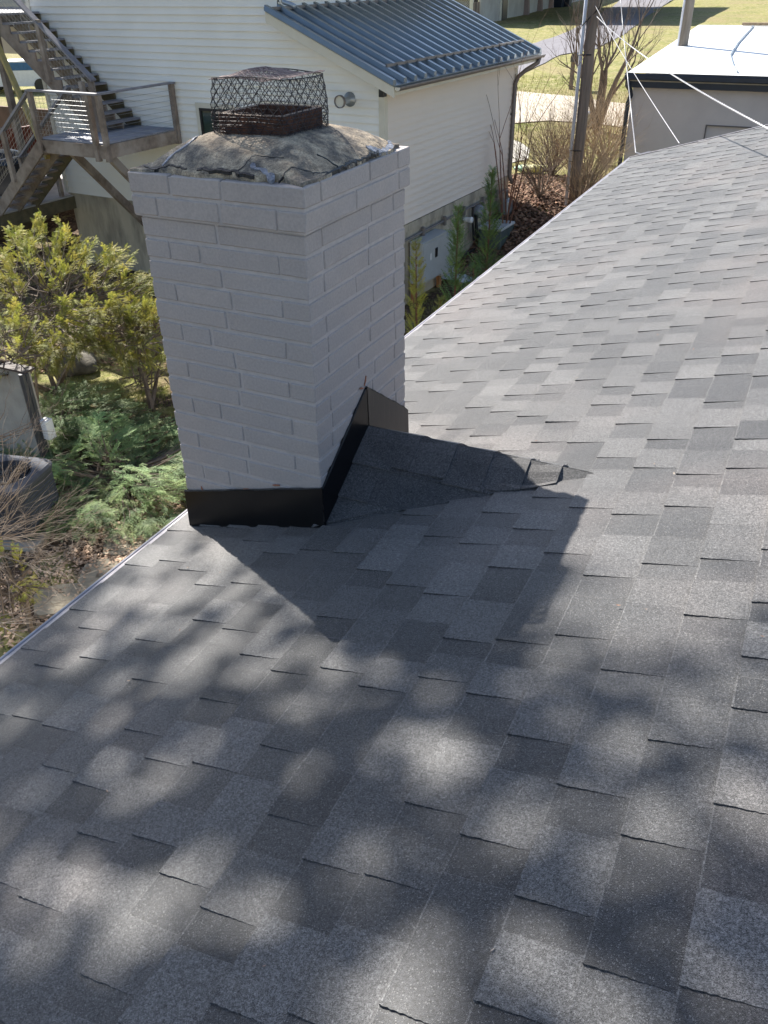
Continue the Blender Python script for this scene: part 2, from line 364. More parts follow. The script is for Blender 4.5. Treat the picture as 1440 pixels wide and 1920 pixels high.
# ------------------------------------------------------------------ our house: shingled roof
S = 0.27365; CA = 1/math.sqrt(1+S*S); SA = S*CA; XE = -0.683; ZR = -0.9362; ZE = ZR + S*XE
def RP(u, y, h): return (XE+u*CA-h*SA, y, ZE+u*SA+h*CA)
def rake_y(x): return 8.36 + .176*(x+.685)
house = empty('shingled_house', (2.2, 2, -5.45), label='low pitched house whose grey shingled roof fills the foreground', cat='house')
def PH(o): o.parent = house; o.matrix_parent_inverse = Matrix.Translation(-Vector((2.2, 2, -5.45))); return o
EXPO = .1424
def shingles():
    mb = MB(); random.seed(11)
    prev = None
    for i in range(34):
        u0 = i*EXPO; u1 = u0+EXPO+.006; xm = XE+u0*CA
        yend = rake_y(xm); y = -5.6 - rnd(0, .3); tooth = True
        bounds = []; segs = []
        while y < yend:
            wd = rnd(.09, .18) if tooth else rnd(.06, .13)
            r = random.random()
            hgt = .0078 if tooth else .0036
            if tooth: tn = min(1, max(0, random.gauss(.60, .22)))
            else: tn = min(1, max(0, random.gauss(.14, .13)))
            if r < .12: tn = rnd(.0, .15)
            if r > .94: tn = rnd(.65, .9)
            lift = .002 if random.random() < .02 else 0
            y2 = min(y+wd, yend); segs.append((y, y2, hgt+lift+rnd(-.0004, .0004), tn)); y = y2
            tooth = (not tooth) if random.random() < .8 else tooth
        near = lambda yy: yy < .9
        K = 28
        def edge(yy):
            if yy > yend-1e-6: return [yy+.176*CA*EXPO*k/K for k in range(K+1)]
            sk = rnd(-.003, .003)
            return [yy + sk*k/K + (rnd(-.0011, .0011) if near(yy) else 0) for k in range(K+1)]
        E = [edge(segs[0][0])] + [edge(sg[1]) for sg in segs]
        for j, (ya, yb, h, tn) in enumerate(segs):
            k_ = K if near(ya) else 1; st = K//k_
            a, b = E[j], E[j+1]
            fj = rnd(-.0012, .0012)
            for k in range(k_):
                t0 = k/k_; t1 = (k+1)/k_; ua = u0+(u1-u0)*t0+(fj if k == 0 else 0); ub = u0+(u1-u0)*t1
                ha = h+(.0008-h)*t0; hb = h+(.0008-h)*t1
                mb.quad(RP(ua, a[k*st], ha), RP(ub, a[(k+1)*st], hb), RP(ub, b[(k+1)*st], hb), RP(ua, b[k*st], ha), tn)
                if j+1 < len(segs) and abs(segs[j+1][2]-h) > .0015:
                    h2 = segs[j+1][2]; hc = h2+(.0008-h2)*t0; hd = h2+(.0008-h2)*t1
                    mb.quad(RP(ua, b[k*st], ha), RP(ub, b[(k+1)*st], hb), RP(ub, b[(k+1)*st], hd), RP(ua, b[k*st], hc), 0.0)
            mb.quad(RP(u0+fj, a[0], h), RP(u0+fj, b[0], h), RP(u0+fj, b[0], -.004), RP(u0+fj, a[0], -.004), min(1, tn+.55))
            if random.random() < .93:      # pale cut edge, brightened to paint in a sunlit butt edge
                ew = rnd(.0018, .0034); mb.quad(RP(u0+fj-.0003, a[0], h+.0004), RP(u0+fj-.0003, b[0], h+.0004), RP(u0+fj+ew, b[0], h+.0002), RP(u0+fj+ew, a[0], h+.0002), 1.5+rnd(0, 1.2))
        for j, (ya, yb, h, tn) in enumerate(segs[:-1]):      # pale line painting in sunlight on the far side of each raised tab
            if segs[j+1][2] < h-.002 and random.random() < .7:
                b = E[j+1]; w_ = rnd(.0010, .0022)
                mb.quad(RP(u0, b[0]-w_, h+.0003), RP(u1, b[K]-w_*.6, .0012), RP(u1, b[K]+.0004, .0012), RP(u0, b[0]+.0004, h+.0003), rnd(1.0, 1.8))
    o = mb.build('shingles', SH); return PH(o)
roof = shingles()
# roof deck under the shingles, far slope, drip edges
mb = MB(); umax = 34*EXPO
def slab(a, b, c, d, t):
    a, b, c, d = (Vector(q) for q in (a, b, c, d)); n = Vector((0, 0, -t))
    mb.add([a, b, c, d, a+n, b+n, c+n, d+n], [(0, 1, 2, 3), (7, 6, 5, 4), (0, 4, 5, 1), (1, 5, 6, 2), (2, 6, 7, 3), (3, 7, 4, 0)])
slab(RP(.01, -5.6, -.006), RP(umax, -5.6, -.006), RP(umax, rake_y(XE+umax*CA)-.01, -.006), RP(.01, rake_y(XE)-.01, -.006), .02)
xr, _, zr_ = RP(umax, 0, 0); slab((xr, -5.6, zr_), (xr+5, -5.6, zr_-5*S), (xr+5, 9.9, zr_-5*S), (xr, 9.1, zr_), .02)
PH(mb.build('roof_deck', FASC))
mb = MB()
mb.box(-.45, xr+4.4, -5.3, 8.1, -5.7, -1.16)
mb.add([(-.45, 8.1, -1.16), (xr+4.4, 8.1, -1.16), (xr, 8.1, zr_-.07), (-.45, -5.3, -1.16), (xr+4.4, -5.3, -1.16), (xr, -5.3, zr_-.07)], [(0, 1, 2), (3, 5, 4)])
PH(mb.build('wall', TRIM))
# eave: starter strip, grey flange, bright nose, dark gutter lip
mb = MB()
def prof_y(prof, y0, y1, y2=None):
    for (p, q) in zip(prof[:-1], prof[1:]):
        mb.quad(RP(p[0], y0, p[1]), RP(p[0], y1, p[1]), RP(q[0], y1, q[1]), RP(q[0], y0, q[1]))
prof_y([(.06, .0016), (-.026, .0016)], -5.6, 8.35)
fl = mb.build('drip_edge', DRIP); PH(fl)
mb = MB(); prof_y([(-.026, .0016), (-.027, .005), (-.031, .0075), (-.036, .006), (-.038, .001), (-.037, -.03)], -5.6, 8.36); PH(mb.build('drip_nose', DRIPW))
mb = MB(); prof_y([(-.041, -.008), (-.052, -.010), (-.054, -.10), (.0, -.11), (.02, -.02)], -5.6, 8.34); PH(mb.build('fascia', FASC))
# rake edge metal at the far gable
mb = MB()
for i in range(2):
    a = RP(-.03, rake_y(XE-.03)-.0, .012); b = RP(umax, rake_y(XE+umax*CA), .012)
mb.quad(RP(-.03, rake_y(XE)-.02, .010), RP(umax, rake_y(XE+umax*CA)-.02, .010), RP(umax, rake_y(XE+umax*CA)+.015, .010), RP(-.03, rake_y(XE)+.015, .010))
mb.quad(RP(-.03, rake_y(XE)+.015, .010), RP(umax, rake_y(XE+umax*CA)+.015, .010), RP(umax, rake_y(XE+umax*CA)+.015, -.12), RP(-.03, rake_y(XE)+.015, -.12))
PH(mb.build('rake_edge', DRIP))
# cricket behind the chimney: two small shingled planes and a capped ridge
def cricket():
    B_ = .686; yr = .343; zt = -.700; mb = MB(); random.seed(5)
    for side in (-1, 1):
        y_eave = 0 if side < 0 else B_
        e = Vector((0, y_eave, ZR)); r = Vector((0, yr, zt)); up = (r-e); Ls = up.length; up.normalize()
        nrm = Vector((1, 0, 0)).cross(up)*(1 if side < 0 else -1)
        if nrm.z < 0: nrm = -nrm
        def CP(x, v, h):
            p = e + up*v + nrm*h; return (x, p.y, p.z)
        def xend(v): return (up.z*v)/S + .004
        v = -.02; k = 0
        offs = [0, .125, .262]
        for v0, v1 in ((-.02, .13), (.12, .268), (.258, Ls)):
            x = .004 if side < 0 else .004; tooth = True; x -= rnd(0, .05)
            x = max(x, .004)
            while x < xend(v1):
                wd = rnd(.12, .26); h = .011 if tooth else .0055; tn = rnd(.1, .5) if tooth else rnd(.0, .25)
                xa0 = min(x, xend(v0)); xb0 = min(x+wd, xend(v0)); xa1 = min(x, xend(v1)); xb1 = min(x+wd, xend(v1))
                mb.quad(CP(xa0, v0, h), CP(xb0, v0, h), CP(xb1, v1, .003), CP(xa1, v1, .003), tn)
                mb.quad(CP(xa0, v0, h), CP(xb0, v0, h), CP(xb0, v0, -.004), CP(xa0, v0, -.004), tn)
                mb.quad(CP(xb0, v0, h), CP(xb1, v1, .003), CP(xb1, v1, -.004), CP(xb0, v0, -.004), 0)
                x += wd; tooth = not tooth
    o = PH(mb.build('cricket', SH)); o['label'] = 'small shingled saddle meeting the back of the chimney'
    # ridge caps, each lapping the next
    hw = .15
    caps = [(.74, .60), (.63, .47), (.50, .335), (.365, .195), (.225, .006)]
    for q, (xa, xb) in enumerate(caps):
        c = MB(); n = 10; t = (.12, .24, .04, .20, .06)[q]; l0 = .010+rnd(0, .001); rows = []
        sl = (zt-ZR)/yr; ln = math.sqrt(1+sl*sl)
        for (x, lift) in ((xa, l0+.005), ((xa+xb)/2, l0+.001), (xb-.03, l0-.004)):
            row = []
            for k in range(n+1):
                s_ = -1+2*k/n; d = abs(s_)*min(hw/ln, max(.02, (zt-ZR-S*x)/sl)+.022)
                z = max(zt - sl*d + lift, ZR + S*x + (.0118 if x == xa else .0098)) - .012*max(0, 1-abs(s_)*3.0)*.9
                drop = 0
                row.append((x, yr+(1 if s_ > 0 else -1)*d, z))
            rows.append(row)
        for r0, r1 in zip(rows[:-1], rows[1:]):
            for k in range(n): c.quad(r0[k], r0[k+1], r1[k+1], r1[k], t)
        for k in range(n):
            a, b = rows[0][k], rows[0][k+1]; c.quad(a, b, (b[0]-.004, b[1], b[2]-.04), (a[0]-.004, a[1], a[2]-.04), .25)
        for e_ in (0, n):
            for r0, r1 in zip(rows[:-1], rows[1:]):
                a, b = r0[e_], r1[e_]; c.quad(a, b, (b[0], b[1], b[2]-.04), (a[0], a[1], a[2]-.04), .0)
        cp = c.build('ridge_cap', SH); cp.parent = o
cricket()
# ------------------------------------------------------------------ chimney
A_, B_ = .599, .6856; H = .0677; ZT = 3*H
chim = empty('chimney', (-.3, .343, -1.2), label='square grey painted brick chimney rising from the roof edge', cat='chimney')
def PC(o, par=None):
    o.parent = par or chim
    if par is None: o.matrix_parent_inverse = Matrix.Translation(-Vector((-.3, .343, -1.2)))
    return o
def brick_row(mb, k, x0, x1, y0, y1):
    z1 = ZT - k*H; z0 = z1 - H + .0105
    zz = (z0+rnd(-.0008, .0008), z1-.0005+rnd(-.0008, .0008)); J = .0042; wd = .094
    def run(a, b, parts):
        tot = sum(parts); p = a; out = []
        for q in parts: out.append((p, p+q*(b-a)/tot)); p += q*(b-a)/tot
        return out
    def b(xa, xb, ya, yb): mb.box(xa, xb, ya, yb, zz[0], zz[1], tone=rnd(.2, .8), bev=.003, jit=.0012)
    if k % 2 == 0:
        parts = random.choice([(1, 1), (.93, 1.02)]) if k else (.25, .3, .45)
        for yy in ((y0, y0+wd), (y1-wd, y1)):
            for a, c in run(x0, x1, parts): b(a+(J if a > x0+.01 else 0), c-(J if c < x1-.01 else 0), *yy)
        for xx in ((x1-wd, x1), (x0, x0+wd)):
            for a, c in run(y0+wd, y1-wd, (.33, .17) if k % 4 else (.3, .2)): b(xx[0], xx[1], a+J, c-J)
    else:
        for xx in ((x1-wd, x1), (x0, x0+wd)):
            for a, c in run(y0, y1, (.3, .3, .086) if k % 4 == 1 else (.1, .3, .286)): b(xx[0], xx[1], a+(J if a > y0+.01 else 0), c-(J if c < y1-.01 else 0))
        for yy in ((y0, y0+wd), (y1-wd, y1)):
            for a, c in run(x0+wd, x1-wd, (.22, .19) if k % 4 == 1 else (.12, .29)): b(a+J, c-J, *yy)
random.seed(3)
mb = MB()
for k in range(2): brick_row(mb, k, -A_-.0135, .0135, -.0135, B_+.0135)
for k in range(2, 20): brick_row(mb, k, -A_, 0, 0, B_)
PC(mb.build('brickwork', PAINT))
mb = MB(); mb.box(-A_+.004, -.004, .004, B_-.004, -5.4, ZT-.012)
mb.box(-A_-.009, .009, -.009, B_+.009, ZT-2*H+.006, ZT-.006)
PC(mb.build('mortar', PAINTJ))
# wavy paint-filled bed joints
mb = MB()
# mortar crown
def crown_z(x, y):
    cx, cy = -.295, .335
    dx = (x-cx)/(.315 if x < cx else .305); dy = (y-cy)/(.348 if y < cy else .36)
    r = max(abs(dx), abs(dy)); r2 = (abs(dx)**3.0+abs(dy)**3.0)**(1/3.0); r = .5*r+.5*min(1.05, r2)
    f = min(1, max(0, (r-.40)/.60))
    z = .006 + .084*(1-f**1.8)
    n = noise.fractal(Vector((x*9, y*9, 1.3)), 1.0, 2.0, 4)
    return ZT + max(.002, z + n*.0045*(1-.5*f))
def crown():
    n = 84; mb = MB(); vs = []
    x0, x1, y0, y1 = -A_-.008, .010, -.008, B_+.008
    def pt(i, j):
        u = i/n; v = j/n; x = x0+(x1-x0)*u; y = y0+(y1-y0)*v
        e = min(u, 1-u, v, 1-v)
        # ragged rim: pulled in where pieces have broken away
        rg = max(0, noise.noise(Vector((x*7, y*7, 9.2)))*.05+.006)+abs(noise.noise(Vector((x*34, y*34, 2.2))))*.012
        k = max(0, 1-e*14)
        cu, cv = .5-u, .5-v
        m = max(abs(cu), abs(cv), 1e-6)
        x += cu/m*rg*k*(1 if abs(cu) > abs(cv)*.8 else .2); y += cv/m*rg*k*(1 if abs(cv) > abs(cu)*.8 else .2)
        z = crown_z(x, y)
        if e < .012: z = max(z, ZT+.008)
        return (x, y, z + noise.noise(Vector((x*60, y*60, 0)))*.0022)
    P = [[pt(i, j) for i in range(n+1)] for j in range(n+1)]
    vs = [p for r in P for p in r]
    fs = [(j*(n+1)+i, j*(n+1)+i+1, (j+1)*(n+1)+i+1, (j+1)*(n+1)+i) for j in range(n) for i in range(n)]
    b = len(vs); ring = [(i, 0) for i in range(n)]+[(n, j) for j in range(n)]+[(n-i, n) for i in range(n)]+[(0, n-j) for j in range(n)]
    low = [(P[j][i][0], P[j][i][1], ZT-.004) for i, j in ring]
    vs += low
    for q in range(len(ring)):
        i, j = ring[q]; i2, j2 = ring[(q+1) % len(ring)]
        fs.append((j*(n+1)+i, b+q, b+(q+1) % len(ring), j2*(n+1)+i2))
    mb.add(vs, fs); return mb.build('crown', CROWN, smooth=True)
cr = PC(crown()); cr['label'] = 'domed cracked mortar cap stained brown and black'
def crack(pts, wd, m, name, hh=.0025):
    mb = MB(); n = len(pts)
    P = []
    for k in range((n-1)*10+1):
        t = k/10; i = min(int(t), n-2); f = t-i
        x = pts[i][0]+(pts[i+1][0]-pts[i][0])*f; y = pts[i][1]+(pts[i+1][1]-pts[i][1])*f
        x += noise.noise(Vector((x*50, y*50, 4)))*.008; y += noise.noise(Vector((x*50, y*50, 8)))*.008
        P.append((x, y))
    for a, b in zip(P[:-1], P[1:]):
        d = Vector((b[0]-a[0], b[1]-a[1])); d = d.normalized() if d.length > 0 else Vector((1, 0)); nn = Vector((-d.y, d.x))
        w1 = wd*(.5+abs(noise.noise(Vector((a[0]*40, a[1]*40, 2))))*2)/2; w2 = wd*(.5+abs(noise.noise(Vector((b[0]*40, b[1]*40, 2))))*2)/2
        q = [(a[0]+nn.x*w1, a[1]+nn.y*w1), (a[0]-nn.x*w1, a[1]-nn.y*w1), (b[0]-nn.x*w2, b[1]-nn.y*w2), (b[0]+nn.x*w2, b[1]+nn.y*w2)]
        vs = [(x, y, crown_z(x, y)+hh) for x, y in q]+[(x, y, crown_z(x, y)-.006) for x, y in q]
        mb.add(vs, [(0, 1, 2, 3), (0, 4, 5, 1), (1, 5, 6, 2), (2, 6, 7, 3), (3, 7, 4, 0)])
    o = mb.build(name, m); o.parent = cr; return o
crack([(-.50, .02), (-.49, .06), (-.46, .11), (-.47, .17)], .009, SEAL, 'sealant_smear', .003)
crack([(-.02, .45), (.0, .52), (-.01, .6), (-.05, .66)], .018, SEAL, 'sealant_smear', .004)
crack([(-.10, .0), (-.14, .03), (-.19, .035)], .010, SEAL, 'sealant_smear', .003)
crack([(-.36, .006), (-.25, .008), (-.16, .004)], .007, TAR, 'tar_seam', .0035)
crack([(.004, .12), (.002, .25), (.004, .38), (-.002, .5)], .005, TAR, 'tar_seam', .004)
crack([(-.58, .03), (-.54, .01), (-.47, .02), (-.40, .004)], .005, TAR, 'tar_seam', .003)
crack([(-.002, .22), (-.04, .20), (-.06, .19)], .003, TAR, 'tar_seam', .003)
crack([(-.08, .01), (-.07, .06), (-.02, .10), (.0, .16)], .003, TAR, 'tar_seam', .0015)
crack([(-.22, .01), (-.20, .07), (-.11, .09)], .0025, TAR, 'tar_seam', .0015)
# flue liner
FX, FY = -.298, .330
mb = MB()
def ring_sq(hw0, hw1, z0, z1, tone=.5):
    def c(h, z, r=.02):
        out = []
        for k, (sx, sy) in enumerate(((-1, -1), (1, -1), (1, 1), (-1, 1))):
            for q in range(5):
                a = math.pi*(1+.5*k)+q*math.pi/8
                out.append((FX+sx*(h-r)+r*math.cos(a), FY+(sy*(h-r)+r*math.sin(a))*1.02, z+noise.noise(Vector((a*3, h*10, z)))*.003))
        return out
    a = c(hw0, z0); b = c(hw1, z1); n = len(a)
    mb.add(a+b, [(i, (i+1) % n, n+(i+1) % n, n+i) for i in range(n)], tone)
ring_sq(.122, .122, .24, .345); ring_sq(.100, .100, .345, .0); ring_sq(.122, .100, .3455, .3455); ring_sq(.1, .0201, .02, .02)
PC(mb.build('flue_liner', CLAY)); mb = MB(); ring_sq(.1215, .112, .3462, .3475); ring_sq(.112, .101, .3475, .3462); PC(mb.build('flue_rim', CLAYTOP))
# black flashing: sloped apron on the near face, V shaped pan on the upslope face
mb = MB(); t = .007
def zf(x): return ZR + S*x
n = 14
for k in range(n):
    xa = -A_-.006+(A_+.013)*k/n; xb = -A_-.006+(A_+.013)*(k+1)/n
    wob = lambda x: .0015*math.sin(x*23)
    za, zb = zf(xa)+.156+wob(xa), zf(xb)+.156+wob(xb)
    mb.quad((xa, -t, za), (xb, -t, zb), (xb, -t-.004, zf(xb)+.004), (xa, -t-.004, zf(xa)+.004))
    mb.quad((xa, -t, za), (xb, -t, zb), (xb, .003, zb+.002), (xa, .003, za+.002))
    mb.quad((xa, -t-.004, zf(xa)+.004), (xb, -t-.004, zf(xb)+.004), (xb, -t-.012, zf(xb)+.003), (xa, -t-.012, zf(xa)+.003))
mb.quad((-A_-.006, -t, zf(-A_)+.156), (-A_-.006, -t-.004, zf(-A_)), (-A_-.006, .2, zf(-A_)), (-A_-.006, .2, zf(-A_)+.156))
PC(mb.build('apron_flashing', BLACK))
mb = MB(); yr = .343; sl = (-.700-ZR)/yr
def cz(y): return -.700 - sl*abs(y-yr)
ysq = [-.007+(yr+.007)*k/8 for k in range(9)]
for a, b in zip(ysq[:-1], ysq[1:]):
    mb.quad((t, a, cz(a)+.152), (t, b, cz(b)+.152), (t+.004, b, cz(b)-.006), (t+.004, a, cz(a)-.006))
    mb.quad((t, a, cz(a)+.152), (t, b, cz(b)+.152), (-.002, b, cz(b)+.154), (-.002, a, cz(a)+.154))
PC(mb.build('step_flashing', BLACK))
mb = MB(); ysq = [yr+.0015+(B_+.008-yr)*k/8 for k in range(9)]
for a, b in zip(ysq[:-1], ysq[1:]):
    mb.quad((t+.0015, a, cz(a)+.158), (t+.0015, b, cz(b)+.152), (t+.006, b, cz(b)-.006), (t+.006, a, cz(a)-.006))
    mb.quad((t+.0015, a, cz(a)+.158), (t+.0015, b, cz(b)+.152), (-.002, b, cz(b)+.154), (-.002, a, cz(a)+.16))
o = PC(mb.build('step_flashing', mat('dull_dark_flashing', (.055, .048, .045), (.04, .036, .034), scale=4, rough=.38, metal=.3, bump=.08, bscale=8)))
# caulk beads on top of the flashing
mb = MB()
P = [(-A_-.004, -.006, zf(-A_)+.158)]+[(x, -.006+rnd(-.001, .001), zf(x)+.158+rnd(-.002, .002)) for x in [-.57+.03*k for k in range(19)]]+[(.003, -.005, ZR+.158)]
mb.tube(P, [rnd(.002, .0045) for _ in P], 5)
P = [(.004, y, cz(y)+.153+rnd(-.002, .002)) for y in [.0+.028*k for k in range(13)]]; mb.tube(P, [rnd(.002, .005) for _ in P], 5)
P = [(.005, y, cz(y)+.157+rnd(-.002, .002)) for y in [.35+.028*k for k in range(12)]]; mb.tube(P, [rnd(.0015, .0035) for _ in P], 5)
PC(mb.build('caulk_bead', TAR))
OR = mat('orange_marks', (.42, .17, .09), (.30, .13, .08), scale=60, rough=.9, bump=0)
for (fx, pts) in (('s', [(.300, -.535), (.312, -.538), (.326, -.543)]), ('s', [(.335, -.538), (.343, -.522), (.350, -.505)]), ('f', [(-.525, -.905), (-.523, -.915), (-.520, -.922)]), ('f', [(-.33, -.867), (-.31, -.864), (-.29, -.862)]), ('f', [(-.20, -.818), (-.19, -.816), (-.17, -.812)])):
    mb = MB(); mb.tube([((.0015, a_, b_) if fx == 's' else (a_, -.0015, b_)) for a_, b_ in pts], [.002, .004, .0025], 5); PC(mb.build('orange_mark', OR))
# ------------------------------------------------------------------ wire cage over the flue
cage = empty('wire_cage', (FX, FY, .275), label='square cage of rusty dark wire mesh over the chimney flue', cat='wire cage')
def PG(o): o.parent = cage; o.matrix_parent_inverse = Matrix.Translation(-Vector((FX, FY, .275))); return o
HW = .131; ZB, ZTP = .262, .443; PER = 8*HW
def side_pt(s, z):
    s = s % PER; k = int(s//(2*HW)); d = s-k*2*HW; b = .006*math.sin((z-ZB)/(ZTP-ZB)*math.pi) + .004*math.sin(s*30)
    flare = .006*(1-(z-ZB)/(ZTP-ZB)); h = HW+b+flare-.004
    d = (d-HW)
    e = abs(d)/HW; h2 = h - .010*max(0, e-.8)/.2; d = d*(h/HW)*(1-.02*max(0, e-.8)/.2)
    x, y = ((d, -h2), (h2, d), (-d, h2), (-h2, -d))[k]
    return (FX+x, FY+y*1.03, z + .006*math.sin(s*11)*(z-ZB)/(ZTP-ZB))
random.seed(9)
mb = MB(); N_ = 30; NR = 5
dw = PER/N_; dh = (ZTP-ZB-.0)/NR
for r in range(NR*2):
    for c in range(N_*2):
        if (r+c) % 2: continue
        a = side_pt(c*dw/2, ZB+r*dh/2)
        for sg in (1, -1):
            b_ = side_pt((c+sg)*dw/2, ZB+(r+1)*dh/2); mb.tube([a, b_], .00125 if r > 3 else .0011, 3, cap=False)
PG(mb.build('diamond_mesh', WIRE))
mb = MB()
for k in range(int(PER/.0125)):
    s = k*.0125+rnd(-.001, .001); mb.tube([side_pt(s, ZB-.004), side_pt(s+.001, (ZB+ZTP)/2), side_pt(s, ZTP)], .00048, 3, cap=False)
for k in range(15):
    z = ZB+k*.0125+.002; mb.tube([side_pt(PER*j/40, z+rnd(-.0006, .0006)) for j in range(41)], .00055, 3, cap=False)
for k in range(9):
    z = ZB+k*.010+.006; mb.tube([side_pt(PER*j/40, z+rnd(-.0006, .0006)) for j in range(41)], .0010, 3, cap=False)
PG(mb.build('wire_cloth', WIRE))
mb = MB()
def top_pt(u, v):
    x = (u-.5)*2*(HW-.004); y = (v-.5)*2*(HW-.004)*1.03
    z = ZTP + .010*math.sin(math.pi*u)*math.sin(math.pi*v) + .008*math.exp(-((u-.25)**2+(v-.6)**2)*14) - .004*math.cos(u*9) + noise.noise(Vector((u*6, v*6, 0)))*.004
    return (FX+x, FY+y, z)
n = 26
for k in range(n+1):
    for fn in (lambda q: top_pt(k/n, q), lambda q: top_pt(q, k/n)):
        mb.tube([fn(q/14) for q in range(15)], .0009, 3, cap=False)
for k in range(-9, 19):
    for sg in (0, 1):
        pts = []
        for q in range(21):
            u = q/20; v = (k/9+u) if sg == 0 else (k/9+1-u)
            if 0 <= v <= 1: pts.append(top_pt(u, v))
        if len(pts) > 1: mb.tube(pts, .0013, 3, cap=False)
PG(mb.build('top_mesh', RUSTW))
mb = MB()
P = [side_pt(PER*j/60, ZB+.018) for j in range(61)]; mb.tube(P, .0022, 5, cap=False)
PG(mb.build('tie_wire', WIRE)); mb = MB()
P = [side_pt(PER*j/60, ZTP) for j in range(61)]; mb.tube(P, .0016, 4, cap=False)
PG(mb.build('top_wire', WIRE)); mb = MB()
for q in range(26):
    a = Vector(side_pt(rnd(PER*.86, PER*1.02), rnd(ZB-.01, ZB+.02))); mb.tube([a, a+Vector((rnd(-.025, .0), rnd(-.02, .01), rnd(-.012, .012))), a+Vector((rnd(-.035, .01), rnd(-.03, .0), rnd(-.02, .02)))], .0009, 3, cap=False)
PG(mb.build('frayed_wire_ends', WIRE))
# ------------------------------------------------------------------ neighbouring house (local axes: x along its gable wall, y along its long wall)
PSI = -0.0591; KX, KY = -6.27545, 13.27643
nbh = empty('neighbour_house', (KX, KY, -5.45), PSI, label='cream lap sided house with a blue grey metal lean-to roof behind the chimney', cat='house')
def PN(o, par=None):
    if par is None: o.parent = nbh; o.location = (0, 0, 5.45)
    else: o.parent = par
    return o
def toW(x, y, z=0):
    c, s = math.cos(PSI), math.sin(PSI); return Vector((KX+c*x-s*y, KY+s*x+c*y, z))
def toL(P):
    c, s = math.cos(PSI), math.sin(PSI); dx, dy = P[0]-KX, P[1]-KY; return Vector((c*dx+s*dy, -s*dx+c*dy, P[2]))
EXS = .135; ZS = -3.72
def rake(x): return .10 - (x+2.25)*.436     # underside of lean-to rake board
def lap_wall(axis, a_fn, z0, z1, name, m, e=EXS, off=0):
    mb = MB(); k = 0; z = z0
    while z < z1:
        zb = min(z+e, z1); a0, b0 = a_fn(z); a1, b1 = a_fn(zb)
        if b0-a0 > .01:
            t = rnd(.35, .65); o1, o2 = off+.036, off+.0
            if axis == 'x':     # wall in local xz, outward -y
                mb.quad((a0, -o1, z), (b0, -o1, z), (max(a0, b1), -o2, zb), (a1, -o2, zb), t); mb.quad((a0, -o1, z), (b0, -o1, z), (b0, -o2+.003, z-.001), (a0, -o2+.003, z-.001), t)
            else:               # outward +x
                mb.quad((o1, a0, z), (o1, b0, z), (o2, b1, zb), (o2, a1, zb), t); mb.quad((o1, a0, z), (o1, b0, z), (o2-.003, b0, z-.001), (o2-.003, a0, z-.001), t)
        z = zb; k += 1
    return mb, name, m
def gable_span(z):
    if z >= .10: return -8.95, -2.25
    return -8.95, min(0.0, -2.25+(.10-z)/.436)
wx0, wx1, wz0, wz1 = -4.42, -3.62, -2.45, -1.62
mb, nme, m_ = lap_wall('x', gable_span, ZS, 3.4, 'siding', SIDE)
PN(mb.build('siding', SIDE))
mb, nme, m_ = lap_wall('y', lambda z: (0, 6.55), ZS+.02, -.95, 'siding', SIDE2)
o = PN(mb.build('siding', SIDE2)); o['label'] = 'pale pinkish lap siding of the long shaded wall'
mb = MB()
k = 0; z = .2
mb2, _, _ = lap_wall('y', lambda z: (0, 6.6), .14, 3.4, 'siding', SIDE, off=-2.25); PN(mb2.build('siding', SIDE))
mb = MB(); mb.box(-8.93, -.01, .01, 6.5, -5.6, ZS); mb.box(-8.9, -2.27, .02, 6.5, ZS, 3.4); mb.box(-2.4, -.02, .02, 6.5, ZS, -.95)
mb.box(-8.96, -.0, -.022, .01, ZS-.035, ZS-.004)
mb.box(-.01, .022, -.02, 6.5, ZS-.16, ZS-.004)
mb.add([(-2.4, .02, -.95), (-.02, .02, -.95), (-2.4, .02, .08), (-2.4, 6.5, -.95), (-.02, 6.5, -.95), (-2.4, 6.5, .08)], [(0, 1, 2), (3, 5, 4)])
PN(mb.build('foundation', FOUND))
mb = MB(); mb.box(-9.03, -8.93, -.045, .06, ZS, 3.4); PN(mb.build('corner_board', TRIM))
mb = MB(); mb.box(-.085, .04, -.04, -.004, ZS, -1.02); mb.box(.0025, .04, -.0042, .08, ZS, -.99); PN(mb.build('corner_board', TRIM))
mb = MB(); mb.box(.004, .042, 6.46, 6.57, ZS, -.99); PN(mb.build('corner_board', TRIM))
mb = MB(); mb.box(-17, -9.0, 2.62, 2.75, -3.78, -2.35); PN(mb.build('brown_wing_wall', mat('brown_wing_siding', (.20, .13, .085), (.14, .09, .06), scale=3, rough=.9)))
